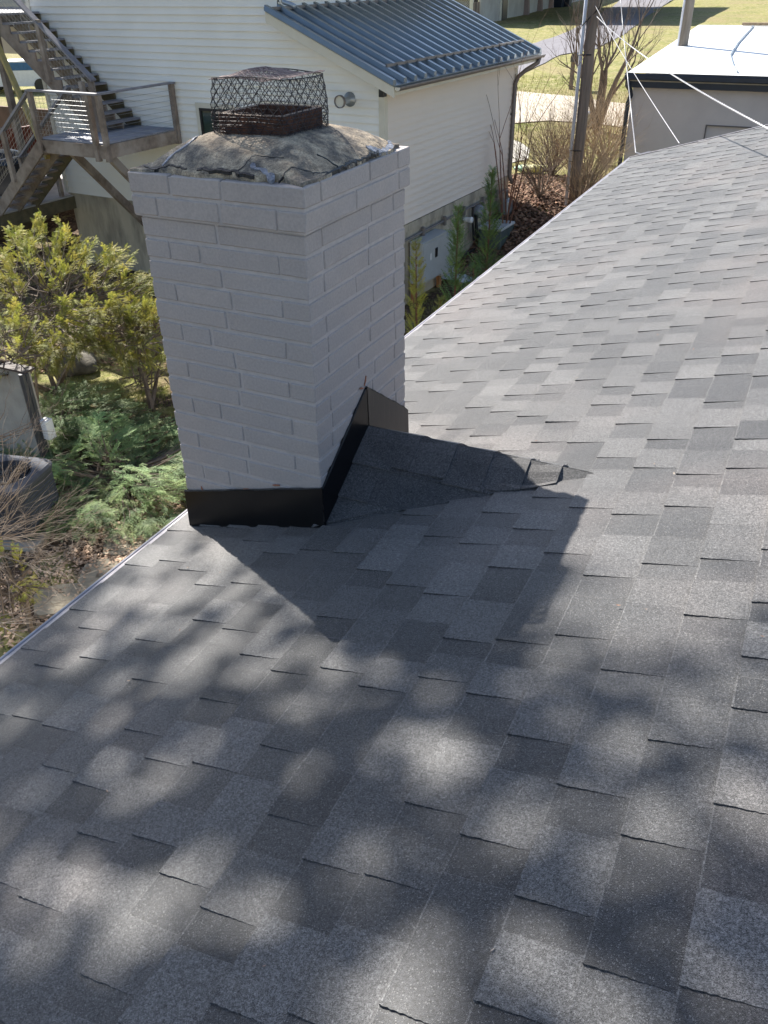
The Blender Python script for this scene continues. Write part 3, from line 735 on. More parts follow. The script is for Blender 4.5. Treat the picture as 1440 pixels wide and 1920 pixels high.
# recessed wing at the left, dark opening below
mb = MB(); mb.box(-17, -8.97, 2.6, 2.8, -1.0, 3.4); PN(mb.build('wing_wall', TRIM))
mb = MB(); mb.box(-17, -8.97, 3.4, 3.5, -5.6, -3.9); mb.box(-13.2, -13.0, 0, 3.4, -5.6, -3.9); PN(mb.build('basement_wall', mat('dark_basement_wall', (.10, .085, .065), rough=.9)))
def window(x0, x1, z0, z1, y, par=None, bars=1, sill=None):
    f = MB(); d = .05
    f.box(x0, x0+d, y-.05, y, z0, z1); f.box(x1-d, x1, y-.05, y, z0, z1); f.box(x0+d, x1-d, y-.05, y, z1-d, z1); f.box(x0+d, x1-d, y-.05, y, z0, z0+d)
    for k in range(bars): xm = x0+(x1-x0)*(k+1)/(bars+1); f.box(xm-.02, xm+.02, y-.048, y, z0+d, z1-d)
    fo = PN(f.build('window', DARKW))
    g = MB(); g.quad((x0+d, y-.022, z0+d), (x1-d, y-.022, z0+d), (x1-d, y-.022, z1-d), (x0+d, y-.022, z1-d)); PN(g.build('pane', GLASS), fo)
    t = MB(); b = .1
    t.box(x0-b, x0-.002, y-.035, y+.01, z0-b, z1+b); t.box(x1+.002, x1+b, y-.035, y+.01, z0-b, z1+b); t.box(x0-.002, x1+.002, y-.035, y+.01, z1+.002, z1+b); t.box(x0-.002, x1+.002, y-.045, y+.01, z0-b, z0-.002)
    PN(t.build('casing', sill or TRIM), fo); return fo
window(wx0, wx1, wz0, wz1, -.018)
fw = window(-10.75, -9.95, -.55, 2.0, 2.6, bars=1); fw['label'] = 'tall dark window of the recessed wing'
window(-7.0, -5.4, .47, 1.7, -.018, sill=mat('brick_red_sill', (.35, .16, .12), rough=.8))
# lean-to roof
EX, EZ = .47, -.985; TX, TZ = -2.25, .165; Y0, Y1 = -.42, 6.95
sl2 = (TZ-EZ)/(EX-TX)
def LR(x, y, h=0): return (x, y, EZ+(EX-x)*sl2+h)
mb = MB(); a, b, c, d = LR(EX, Y0), LR(EX, Y1), LR(TX, Y1), LR(TX, Y0)
dn = lambda q, h: (q[0], q[1], q[2]-h)
mb.add([a, b, c, d]+[dn(q, .03) for q in (a, b, c, d)], [(0, 1, 2, 3), (7, 6, 5, 4), (0, 4, 5, 1), (1, 5, 6, 2), (2, 6, 7, 3), (3, 7, 4, 0)])
ro = PN(mb.build('metal_roof', MROOF))
nse = 19
for k in range(nse):
    y = Y0+.03+(Y1-Y0-.06)*k/(nse-1); s_ = MB(); hh = .08; wdt = .07; tp_ = .045
    p = [LR(EX-.02, y-wdt, -.004), LR(EX-.02, y+wdt, -.004), LR(EX-.02, y+tp_, hh), LR(EX-.02, y-tp_, hh)]; q = [LR(TX+.01, y-wdt, -.004), LR(TX+.01, y+wdt, -.004), LR(TX+.01, y+tp_, hh), LR(TX+.01, y-tp_, hh)]
    s_.add(p+q, [(0, 1, 2, 3), (7, 6, 5, 4), (0, 4, 5, 1), (1, 5, 6, 2), (2, 6, 7, 3), (3, 7, 4, 0)])
    PN(s_.build('standing_seam', MROOF), ro)
sg = MB(); sg.beam(LR(EX-.42, Y0+.45, .085), LR(EX-.42, Y1-.2, .085), .03, .045); sg.beam(LR(EX-.50, Y0+.45, .06), LR(EX-.50, Y1-.2, .06), .02, .02)
for k in range(nse-2):
    y = Y0+.03+(Y1-Y0-.06)*(k+1)/(nse-1); sg.box(EX-.49, EX-.38, y-.03, y+.03, LR(EX-.42, y)[2]+.01, LR(EX-.42, y)[2]+.085)
PN(sg.build('snow_guard', GUTT), ro)
fl = MB(); fl.box(TX-.02, TX+.10, Y0, Y1, TZ-.02, TZ+.035); PN(fl.build('ridge_flashing', GUTT), ro)
# rake board
mb = MB()
for yy, ww, dep in ((Y0, .03, .17), (Y0+.05, .37, .03)):
    a, b = LR(EX-.02, yy, -.035), LR(TX, yy, -.035)
    vs = [a, b, (b[0], b[1], b[2]-dep), (a[0], a[1], a[2]-dep)]; vs += [(x, y+ww, z) for x, y, z in vs]
    mb.add(vs, [(0, 1, 2, 3), (7, 6, 5, 4), (0, 4, 5, 1), (1, 5, 6, 2), (2, 6, 7, 3), (3, 7, 4, 0)])
PN(mb.build('rake_board', TRIM))
mb = MB()  # soffit and fascia at eave
mb.box(.03, EX-.04, Y0+.06, Y1-.05, EZ-.06, EZ-.045); mb.box(EX-.04, EX-.015, Y0+.03, Y1-.02, EZ-.16, EZ-.035)
PN(mb.build('fascia', TRIM))
mb = MB(); n = 8; gy = [Y0+.02, Y1-.02]
def half(y): return [(EX+.045+.058*math.cos(a), y, EZ-.03+.062*math.sin(a)) for a in [math.pi+math.pi*k/n for k in range(n+1)]]
h0, h1 = half(gy[0]), half(gy[1])
mb.add(h0+h1, [(k, k+1, n+2+k, n+1+k) for k in range(n)]); mb.add([(x*1, y, z-.004) for x, y, z in h0]+[(x, y, z-.004) for x, y, z in h1], [(k, k+1, n+2+k, n+1+k) for k in range(n)])
mb.box(EX+.098, EX+.112, Y0+.02, Y1-.02, EZ-.045, EZ-.022)
gt = PN(mb.build('gutter', GUTT))
mb = MB(); mb.add(half(Y0+.018)+[(EX+.045, Y0+.018, EZ-.03)], [tuple(range(n+1))]); mb.add(half(Y0+.012), [tuple(range(n+1))]); PN(mb.build('gutter_end_cap', TRIM), gt)
mb = MB(); yd = 6.35
mb.tube([(EX+.045, Y1-.25, EZ-.08), (EX+.03, Y1-.28, EZ-.18), (.25, Y1-.42, EZ-.34), (.10, yd+.1, EZ-.48), (.075, yd, EZ-.62), (.075, yd, ZS+.1), (.085, yd-.0, ZS-.02), (.17, yd, ZS-.18)], .052, 8)
mb.box(.015, .035, yd-.07, yd+.07, -2.3, -2.26); PN(mb.build('downspout', GUTT, smooth=True))
# elbow pipes from the upper gutters onto the lean-to
for (yy, xx) in ((.0, -2.16), (6.55, -2.16)):
    mb = MB(); mb.tube([(xx, yy+.02, 1.2), (xx, yy+.02, .36), (xx+.05, yy+.0, .27), (xx+.2, yy-.0, .235), (xx+.3, yy+.0, .20)], .042, 8); PN(mb.build('roof_downspout', GALV, smooth=True))
# horizontal vent duct with a round cap on the gable wall
mb = MB(); mb.lathe((-.72, -.02, -1.30), [(.13, 0), (.13, -.015), (.062, -.03), (.062, -.34), (.066, -.35)], 18, 'y'); v = PN(mb.build('vent_duct', GALV, smooth=True))
mb = MB(); mb.lathe((-.72, -.02, -1.30), [(.105, -.33), (.112, -.335), (.112, -.39), (.10, -.392), (.098, -.345)], 24, 'y'); PN(mb.build('cap_ring', GUTT, smooth=True), v)
mb = MB(); mb.lathe((-.72, -.02, -1.30), [(.098, -.36), (.0, -.36)], 24, 'y'); PN(mb.build('cap_face', TRIM), v)
mb = MB(); mb.box(.06, .17, -.30, -.17, -1.20, -1.06, bev=.012); PN(mb.build('flood_light', DARKW))
# conduit along the foundation with clamps, and fittings
mb = MB(); mb.tube([(.055, .6, ZS-.30), (.055, 6.3, ZS-.30)], .024, 6); cdn = PN(mb.build('conduit', CONDU))
for y in (1.55, 2.6, 3.65, 4.75, 5.6):
    c = MB(); c.box(.0225, .10, y-.035, y+.035, ZS-.40, ZS-.20, bev=.01); PN(c.build('conduit_clamp', CONDU), cdn)
mb = MB(); mb.lathe((.0, 3.68, -4.22), [(.10, 0), (.10, .03), (.05, .03), (.05, .06)], 14, 'x'); v = PN(mb.build('vent_flange', GUTT, smooth=True))
mb = MB(); mb.lathe((.0, 3.68, -4.22), [(.05, .05), (.06, .2), (.075, .24), (.06, .27), (.0, .27)], 14, 'x'); PN(mb.build('vent_cap', WHITE, smooth=True), v)
mb = MB(); mb.lathe((.0, 4.45, -4.20), [(.16, .02), (.16, .12), (.12, .2), (.0, .22)], 18, 'x'); PN(mb.build('electric_meter', mat('glassy_meter', (.24, .25, .27), rough=.2, bump=0), smooth=True))
mb = MB(); mb.tube([(.1, 4.05, ZS-.3), (.1, 4.05, -4.2), (.13, 4.02, -4.35), (.14, 4.1, -4.8)], .028, 6); mb.tube([(.16, 4.12, -4.2), (.18, 4.15, -4.6), (.2, 4.25, -4.75)], .045, 8); mb.tube([(.12, 3.5, -5.05), (.12, 4.4, -5.05)], .03, 6); PN(mb.build('conduit', DARKW))
def cabinet(y0, y1, z0, z1, d, nm, m, lbl, door=True):
    mb = MB(); mb.box(.03, d, y0, y1, z0, z1, bev=.008); mb.box(.03, d+.02, y0-.02, y1+.02, z1-.001, z1+.018, bev=.005); o = PN(mb.build(nm, m)); o['label'] = lbl
    if door:
        q = MB(); q.box(d+.002, d+.016, y0+.03, y1-.03, z0+.04, z1-.05, bev=.004); PN(q.build('door', m), o)
        q = MB(); q.box(d+.018, d+.026, (y0+y1)/2-.02, (y0+y1)/2+.10, z1-.42, z1-.22, bev=.003); PN(q.build('display', DARKW), o)
        q = MB(); q.box(d+.017, d+.022, (y0+y1)/2-.26, (y0+y1)/2-.19, z1-.42, z1-.28); PN(q.build('sticker', WHITE), o)
    return o
cabinet(.98, 2.16, -5.0, -4.12, .34, 'electrical_cabinet', GREYB, 'large light grey electrical cabinet with a small dark display')
cabinet(2.2, 2.95, -5.15, -4.32, .20, 'electrical_cabinet', GREYB, 'plain grey cabinet beside the larger one', door=False)
for q in ((2.25, 2.36, -5.15), (.99, 1.09, -5.0)): mb = MB(); mb.box(.05, .13, q[0], q[1], -5.5, q[2]); PN(mb.build('cabinet_leg', WOODO))
# free standing utility things beside the wall
def lw(x, y, z): return tuple(toW(x, y, z))
tb = empty('utility_box', lw(.45, 4.75, -5.45), PSI, label='dark green utility box with a pale lid behind the cypress saplings', cat='utility box')
def PT(o, root): o.parent = root; return o
mb = MB(); mb.box(-.3, .3, -.42, .42, 0, .86, bev=.02); PT(mb.build('body', GREEND), tb); mb = MB(); mb.box(-.32, .32, -.44, .44, .86, .93, bev=.02); PT(mb.build('lid', GREYB), tb)
gm = empty('gas_meter', lw(.28, 5.75, -4.9), PSI, label='grey gas meter with piping at the far end of the long wall', cat='gas meter')
mb = MB(); mb.box(-.12, .12, -.16, .16, .35, .75, bev=.05); PT(mb.build('meter_body', GALV), gm); mb = MB(); mb.lathe((0.0, -.30, .62), [(0, -.05), (.14, -.04), (.15, 0), (.14, .04), (0, .05)], 14, 'x'); mb.tube([(0, -.3, 0), (0, -.3, .95), (0, 0, .95), (0, .0, .75)], .03, 6); PT(mb.build('pipework', CONDU), gm)
tp = MB(); rr = 9
P = [[(x, y, .10+.09*noise.noise(Vector((x*3, y*3, 1)))+.05*noise.noise(Vector((x*9, y*9, 2)))) for x in [(-.7+1.4*i/rr) for i in range(rr+1)]] for y in [(-1.1+2.2*j/rr) for j in range(rr+1)]]
tp.add([p for r in P for p in r], [(j*(rr+1)+i, j*(rr+1)+i+1, (j+1)*(rr+1)+i+1, (j+1)*(rr+1)+i) for j in range(rr) for i in range(rr)])
q = at_z(905, 505, -5.35); ob = tp.build('plastic_sheet', mat('white_sheet', (.62, .66, .70), rough=.4, bump=.2), loc=None); ob.location = (q.x, q.y, -5.43); tag(ob, 'crumpled white plastic sheet on the ground below the saplings', 'plastic sheet')
# ------------------------------------------------------------------ exterior stair and landings of the neighbouring house
st = empty('exterior_stairs', lw(-5.2, -2.15, -5.45), PSI, label='weathered wooden outdoor staircase with a landing and cable rails against the cream wall', cat='staircase')
STO = toL(Vector(lw(-5.2, -2.15, -5.45)))
def PS(o, par=None):
    if par is None: o.parent = st; o.location = (-STO.x, -STO.y, 5.45)
    else: o.parent = par
    return o
random.seed(21)
LX0, LX1, LY0, LY1, LZ = -6.95, -5.12, -2.16, -.05, -2.05
mb = MB(); nb = 14
for k in range(nb):
    y0 = LY0+(LY1-LY0)*k/nb; mb.box(LX0, LX1, y0+.004, y0+(LY1-LY0)/nb-.004, LZ-.03, LZ+rnd(-.002, .002), tone=rnd(.2, .8))
ld = PS(mb.build('landing_deck', DECKT))
for (a, b, m_) in (((LX0, LY0-.02, LZ-.16), (LX1+.03, LY0-.02, LZ-.16), WOOD), ((LX1+.02, LY0, LZ-.16), (LX1+.02, LY1, LZ-.16), WOOD), ((LX0-.02, LY0, LZ-.16), (LX0-.02, LY1, LZ-.16), WOOD), ((LX0, -1.1, LZ-.16), (LX1, -1.1, LZ-.16), WOODD)):
    q = MB(); q.beam(a, b, .045, .25, tone=rnd(.3, .8)); PS(q.build('rim_joist', m_), ld)
# diagonal braces down to the wall
for x in (-6.25, -5.22):
    q = MB(); q.beam((x, -2.05, LZ-.22), (x+.02, -.05, LZ-2.35), .11, .15, tone=.3); PS(q.build('brace', WOOD))
def post(x, y, z0, z1, w=.095, m_=WOOD, par=None):
    q = MB(); q.beam((x, y, z0), (x, y, z1), w, w, up=(0, 1, 0), tone=rnd(.2, .8)); return PS(q.build('post', m_), par)
RH = LZ+.88
for x, y, z0 in ((-5.32, -2.20, LZ-.34), (-5.08, -2.16, LZ-.34), (-5.08, -.09, LZ-.3), (-6.93, -2.20, LZ-.3)): post(x, y, z0, RH-.02)
def rail(a, b, w=.13, h=.035, m_=RAILT, nm='handrail'):
    q = MB(); q.beam(a, b, w, h); return PS(q.build(nm, m_))
rail((-6.98, -2.20, RH), (-5.03, -2.20, RH)); rail((-5.08, -2.2, RH-.001), (-5.08, -.03, RH-.001))
cb = MB()
for k in range(8):
    z = LZ+.08+k*.095; cb.tube([(-5.08, -2.16, z), (-5.08, -.08, z)], .0035, 3, cap=False)
PS(cb.build('cable_infill', CABLE))
def grid_panel(a, b, h0, h1, nm='wire_mesh_infill', dx=.10, dz=.075):
    """vertical mesh between two (x, y, z) feet, from h0 to h1 above the line"""
    a = Vector(a); b = Vector(b); L_ = (b-a).length; q = MB(); n = int(L_/dx)
    for k in range(n+1):
        p = a.lerp(b, k/n); q.tube([p+Vector((0, 0, h0)), p+Vector((0, 0, h1))], .003, 3, cap=False)
    m2 = int((h1-h0)/dz)
    for k in range(m2+1): q.tube([a+Vector((0, 0, h0+(h1-h0)*k/m2)), b+Vector((0, 0, h0+(h1-h0)*k/m2))], .003, 3, cap=False)
    return PS(q.build(nm, CABLE))
grid_panel((-6.9, -2.2, LZ), (-5.35, -2.2, LZ), .08, .82)
# flights
def flight(x0, z0, x1, z1, ya, yb, n, name_m=WOOD, rails=(True, True), mesh_y=None, under=False):
    dx = (x1-x0)/n; dz = (z1-z0)/n
    for k in range(n):
        q = MB(); xx = x0+dx*(k+.5); zz = z0+dz*(k+1) if dz > 0 else z0+dz*(k+1)
        q.box(min(xx-dx*.62, xx+dx*.62), max(xx-dx*.62, xx+dx*.62), ya+.03, yb-.03, zz-.04, zz, tone=rnd(.3, .9)); PS(q.build('tread', RAILT if not under else WOOD))
    for y in (ya+.02, (ya+yb)/2, yb-.02):
        q = MB(); d = Vector((x1-x0, 0, z1-z0)).normalized()
        a = Vector((x0-d.x*.1, y, z0-.17-d.z*.1)); b = Vector((x1, y, z1-.17)); q.beam(a, b, .045, .24, tone=rnd(.2, .6))
        for k in range(n):     # sawtooth blocks that carry each tread
            xa = x0+dx*k; xb = xa+dx; zz = z0+dz*(k+1)-.04
            lo = min(z0+dz*k, z0+dz*(k+1))-.12
            q.box(min(xa, xb), max(xa, xb), y-.021, y+.021, lo, zz, tone=rnd(.2, .6))
        PS(q.build('stringer', name_m if y < yb-.1 else WOODD))
UX0, UX1, UZ1 = -6.15, -8.85, .10
flight(UX0, LZ, UX1, UZ1, -1.12, -.04, 13)
flight(-6.95, LZ, -9.15, -3.78, -2.2, -1.12, 10, under=True)
# handrails of the flights
def sl_rail(x0, z0, x1, z1, y, hh=.92, cap=(.14, .04)):
    rail((x0, y, z0+hh), (x1, y, z1+hh), *cap); q = MB()
    for f in (0.25, .5, .75): q.tube([(x0, y, z0+hh*f+.02), (x1, y, z1+hh*f+.02)], .004, 3, cap=False)
    PS(q.build('cable_infill', CABLE)); grid_panel((x0, y, z0), (x1, y, z1), .18, .86, dx=.11, dz=.09)
sl_rail(-6.2, LZ+.08, -8.95, UZ1+.1, -1.14, .90)
sl_rail(-6.95, LZ-.05, -9.0, -3.65, -2.22, .90, (.10, .05))
sl_rail(-6.95, LZ-.05, -9.0, -3.65, -1.16, .90, (.10, .05))
post(-6.28, -1.14, LZ, LZ+1.0, m_=WOOD); post(-7.5, -1.14, -1.15, .0); post(-8.75, -1.14, -.2, 1.0)
post(-6.55, -1.16, LZ, LZ+.95); post(-8.0, -2.22, -3.0, -1.92); post(-8.98, -2.22, -3.9, -2.7); post(-8.98, -1.16, -3.9, -2.7)
# lower deck where the lower flight lands
mb = MB()
for k in range(26):
    x0 = -12.6+.145*k; mb.box(x0+.004, x0+.141, -3.0, 2.4, -3.81, -3.78+rnd(-.002, .002), tone=rnd(.3, .9))
dk = PS(mb.build('lower_deck', mat('pale_sunlit_decking', (.50, .48, .46), (.42, .40, .38), scale=4, rough=.7, tone=.1)))
q = MB(); q.beam((-8.84, -3.0, -3.95), (-8.84, 2.3, -3.95), .06, .28); q.beam((-12.6, -3.02, -3.95), (-8.82, -3.02, -3.95), .06, .28); PS(q.build('rim_joist', WOODD), dk)
q = MB()
for k in range(8): q.beam((-12.2+.45*k, -2.95, -3.92), (-12.2+.45*k, 2.3, -3.92), .04, .18)
PS(q.build('joist', WOODO), dk)
for x, y in ((-8.95, -2.9), (-12.4, -2.9), (-8.95, 2.0), (-10.7, -2.9)): post(x, y, -5.45, -3.9, .14, WOOD, dk)
post(-8.95, -.25, -3.9, -2.75, .09); q = MB(); q.beam((-8.95, -2.9, -2.72), (-8.95, -.2, -2.72), .12, .035); PS(q.build('handrail', RAILT))
q = MB(); q.box(-12.55, -12.45, -2.95, 2.3, -3.78, -2.7); PS(q.build('deck_screen', RED), dk)
# upper deck at the head of the stairs, orange underside
mb = MB()
for k in range(36):
    x0 = -13.9+.14*k; mb.box(x0+.004, x0+.136, -1.3, 2.5, UZ1-.03, UZ1+rnd(-.002, .002), tone=rnd(.3, .8))
uk = PS(mb.build('upper_deck', DECKT))
q = MB()
for k in range(11): q.beam((-13.8+.48*k, -1.25, UZ1-.13), (-13.8+.48*k, 2.45, UZ1-.13), .04, .19)
PS(q.build('joist', WOODO), uk)
q = MB(); q.beam((-13.9, -1.32, UZ1-.14), (-8.85, -1.32, UZ1-.14), .05, .24); q.beam((-8.83, -1.32, UZ1-.14), (-8.83, -.06, UZ1-.14), .05, .24); q.beam((-13.9, -.9, UZ1-.34), (-8.9, -.9, UZ1-.34), .09, .2); PS(q.build('rim_joist', WOOD), uk)
for x, y in ((-9.05, -1.0), (-11.4, -1.0), (-13.7, -1.0)): post(x, y, -3.78, UZ1-.4, .13, WOOD, uk)
for x in (-8.95, -10.3, -11.8): post(x, -1.3, UZ1-.2, UZ1+1.0, .09, WOOD, uk)
rail((-13.8, -1.3, UZ1+1.0), (-8.8, -1.3, UZ1+1.0)); grid_panel((-13.8, -1.3, UZ1), (-8.95, -1.3, UZ1), .1, .92)
grid_panel((-13.8, 2.4, UZ1), (-9.1, 2.4, UZ1), .1, .92, dx=.07); rail((-13.8, 2.4, UZ1+.95), (-9.0, 2.4, UZ1+.95))
q = MB(); q.beam((-8.9, -1.2, -.25), (-7.35, -1.75, -2.55), .10, .11); PS(q.build('brace', WOODY))
q = MB(); q.beam((-9.2, -1.5, -1.15), (-12.4, -1.5, -3.4), .08, .28); q.beam((-9.2, -2.3, -1.15), (-12.4, -2.3, -3.4), .08, .28); PS(q.build('brace', WOOD))
# things below the lower deck rails: grill under a cover, glimpsed through the mesh
bx = empty('covered_grill', lw(-10.3, -.6, -3.78), PSI, label='dark covered grill standing on the lower deck behind the stair mesh', cat='grill')
mb = MB(); mb.box(-.75, .75, -.35, .35, .0, .78, bev=.05); PT(mb.build('body', DARKW), bx); mb = MB(); mb.lathe((0, 0, .76), [(.62, 0), (.55, .14), (.3, .24), (0, .27)], 12); PT(mb.build('lid', mat('dark_blue_lid', (.03, .05, .08), rough=.4)), bx)
# ------------------------------------------------------------------ grey garage with a low white roof
GX, GY, GZ = -3.85, 22.9, -1.6
ga = empty('garage', (GX+4, GY+5, -4.2), label='grey stucco garage with a low white roof and navy eaves beyond the roof end', cat='garage')
def PGa(o): o.parent = ga; o.matrix_parent_inverse = Matrix.Translation(-Vector((GX+4, GY+5, -4.2))); return o
mb = MB(); RX = (GX+.2, GX+12)
px0, px1, pz0, pz1 = GX+2.18, GX+3.28, -4.2, -2.83
mb.box(GX+.13, px0, GY+.35, GY+.6, -5, -1.78); mb.box(px1, RX[1], GY+.35, GY+.6, -5, -1.78); mb.box(px0, px1, GY+.35, GY+.6, pz1, -1.78); mb.box(px0, px1, GY+.40, GY+.6, -5, pz1-.0)
mb.box(GX+.13, RX[1], GY+.6, GY+11.2, -5, -1.78); PGa(mb.build('wall', STUC))
mb = MB(); mb.box(px0-.02, px1+.02, GY+.335, GY+.36, pz1+.0, pz1+.03); mb.box(px0-.02, px0+.01, GY+.335, GY+.36, -4.2, pz1); PGa(mb.build('recess_trim', mat('dark_grey_trim', (.15, .14, .14))))
mb = MB(); nn = 12
for k in range(nn):
    a, b = GY+11.4*k/nn, GY+11.4*(k+1)/nn; za, zb = GZ+.54*k/nn, GZ+.54*(k+1)/nn
    mb.quad((GX, a+.0, za), (RX[1], a, za), (RX[1], b-.0, zb), (GX, b, zb)); mb.quad((GX, a, za+.006), (RX[1], a, za+.006), (RX[1], a, za), (GX, a, za))
mb.box(GX, RX[1], GY+11.4, GY+11.42, -1.7, -1.06); PGa(mb.build('roof', WROOF))
mb = MB(); mb.add([(GX-.01, GY-.0, GZ-.005), (GX-.01, GY+11.4, GZ+.535), (GX-.01, GY+11.4, GZ+.42), (GX-.01, GY, GZ-.16)], [(0, 1, 2, 3)]); mb.box(GX, RX[1], GY+.14, GY+.17, GZ-.36, GZ-.15); PGa(mb.build('fascia', NAVY))
mb = MB(); mb.box(GX-.06, RX[1], GY-.03, GY+.12, GZ-.17, GZ-.025, bev=.02); mb.box(GX-.06, RX[1], GY-.04, GY-.031, GZ-.03, GZ-.01); PGa(mb.build('gutter', NAVY))
mb = MB(); mb.box(GX-.0, RX[1], GY+.10, GY+.13, GZ-.21, GZ-.175); PGa(mb.build('drip_strip', CONC))
mb = MB(); mb.box(GX-.02, RX[1], GY+.17, GY+.34, GZ-.36, GZ-.34); PGa(mb.build('soffit', NAVY))
mb = MB(); mb.tube([(GX+.03, GY+.05, GZ-.15), (GX+.03, GY+.05, GZ-.30), (GX+.09, GY+.2, GZ-.42), (GX+.12, GY+.26, GZ-.55), (GX+.06, GY+.28, GZ-.75), (GX+.06, GY+.28, -4.4)], .065, 6); PGa(mb.build('downspout', NAVY))
mb = MB(); mb.box(GX+1.5, GX+7, GY+11.1, GY+11.3, -1.05, -.96); PGa(mb.build('timber', TAN))
mb = MB(); pts = [at_z(1412, 51, -1.09), at_z(1385, 75, -1.2), at_z(1370, 100, -1.36), at_z(1375, 120, -1.47), at_z(1382, 137, -1.575)]
c = MB(); c.tube([(p.x, p.y, GZ+.54*(p.y-GY)/11.4+.03) for p in pts], .03, 5); o = c.build('roof_wire_shadow', GALV); tag(o, 'grey tube added in a curve across the white garage roof as a wire shadow', 'cable')  # solid tube added in place of a wire's curved shadow on the roof
# ------------------------------------------------------------------ poles and wires
def pole(x, y, z0, z1, r, m, **k):
    root = empty('utility_pole', (x, y, z0), **k); mb = MB()
    n = 9; mb.tube([(0, 0, (z1-z0)*i/n) for i in range(n+1)], [r*(1-.12*i/n) for i in range(n+1)], 16); o = mb.build('pole', m, smooth=True); o.parent = root; return root
pz = ground_z(-4.13, 19.6)
p1 = pole(-4.10, 19.6, pz, 4.6, .130, POLEW, label='dark brown wooden utility pole with a pale plastic conduit strapped to it', cat='utility pole')
mb = MB(); mb.tube([(-.175, -.05, 0), (-.175, -.05, 6.8)], .040, 10); o = mb.build('conduit', PVC, smooth=True); o.parent = p1
for zz in (-.95, -3.0, -3.25):
    mb = MB(); h = zz-pz; big = zz > -3.1
    mb.tube([(-.22, -.06, h), (-.175, -.10, h), (-.05, -.142, h)]+([(.09, -.11, h)] if big else []), .014 if big else .010, 5); o = mb.build('strap', DARKW); o.parent = p1
mb = MB(); mb.box(-1.0, 1.0, -.06, .06, 4.2-pz, 4.32-pz); o = mb.build('crossarm', POLE2); o.parent = p1
mb = MB(); mb.tube([(.17, -.05, 5.6), (.2, -.1, 4.5), (.16, -.1, 4.3), (-.2, -.12, 3.95)], .014, 5); o = mb.build('loose_cable', DARKW); o.parent = p1
p2 = pole(-3.4, 28.5, -4.3, 5, .15, POLE2, label='pale grey wooden pole rising behind the white garage roof', cat='utility pole')
mb = MB(); mb.tube([(-.15, -.06, 0), (-.15, -.06, 8.5)], .035, 8); o = mb.build('conduit', PVC, smooth=True); o.parent = p2
def wire(a, b, sag, r, m, lab, twist=0):
    mb = MB(); a = Vector(a); b = Vector(b); n = 40; pts = []
    for i in range(n+1):
        t = i/n; p = a.lerp(b, t); p.z -= sag*4*t*(1-t); pts.append(p)
    if twist:
        for ph in range(2):
            q = []; N2 = int((b-a).length/twist*4)
            for i in range(N2+1):
                t = i/N2; p = a.lerp(b, t); p.z -= sag*4*t*(1-t); an = i*math.pi/2+ph*math.pi; q.append(p+Vector((math.cos(an)*r*.8, 0, math.sin(an)*r*.8)))
            mb.tube(q, r*.8, 4, cap=False)
    else: mb.tube(pts, r, 6, cap=False)
    o = mb.build('power_cable', m); tag(o, lab, 'cable'); return o
WCAB = mat('white_insulated_cable', (.48, .47, .48), (.34, .34, .36), scale=20, rough=.45, bump=0)
d = ray(1161, -40); t = (19.6-CAM.y)/d.y; wt = CAM+d*t
wire(wt+(wt-Vector((-.66, 8.42, -1.08)))*.14, (-.66, 8.42, -1.08), .06, .0055, WCAB, 'bright twisted cable running up from the corner of the shingled roof', twist=.09)
wire((-4.05, 19.5, .02), (-.205, 8.5, -.97), .05, .005, WCAB, 'thin pale wire from the brown pole down to the rake edge of the roof')
d = ray(1440, 212); q = CAM+d*8.0
a3 = Vector((-4.0, 19.5, -.18)); wire(a3, q+(q-a3)*.25, .16, .0065, WCAB, 'thick white cable crossing in front of the garage roof', twist=.16)
mb = MB(); mb.tube([(-.66, 8.42, -1.08), (-.60, 8.40, -1.09), (-.5, 8.42, -1.06)], .009, 5); PH(mb.build('cable_clip', WCAB))
# ------------------------------------------------------------------ far house with lattice porch, bins, mailbox, car
Q = on_ground(886, 50); Q2 = on_ground(1100, -2); vx = Vector((Q2.x-Q.x, Q2.y-Q.y, 0)).normalized()
fh = empty('far_house', (Q.x, Q.y, Q.z), label='distant white sided house with a lattice skirted porch at the top edge', cat='house')
def PF(o, par=None): o.parent = par or fh; return o
hx_ = Vector((-math.cos(PSI), -math.sin(PSI), 0))
def wallseg(a, b, z0, z1, th=.2):
    mb = MB(); mb.beam((a.x, a.y, (z0+z1)/2), (b.x, b.y, (z0+z1)/2), th, z1-z0); return mb
o0 = Vector((0, 0, 0)); FHH = 3.2
a = o0+vx*1.6; b = o0+vx*46
PF(wallseg(a+Vector((0, 0, 0)), b, -2, 6).build('wall', mat('white_far_siding', (.52, .50, .46), (.42, .39, .36), scale=.8, rough=.8)))
pz_ = 1.95
mb = wallseg(o0+hx_*.0, o0+hx_*11, pz_, pz_+.45, .3); PF(mb.build('porch_beam', mat('pale_yellow_board', (.56, .50, .30), rough=.8)))
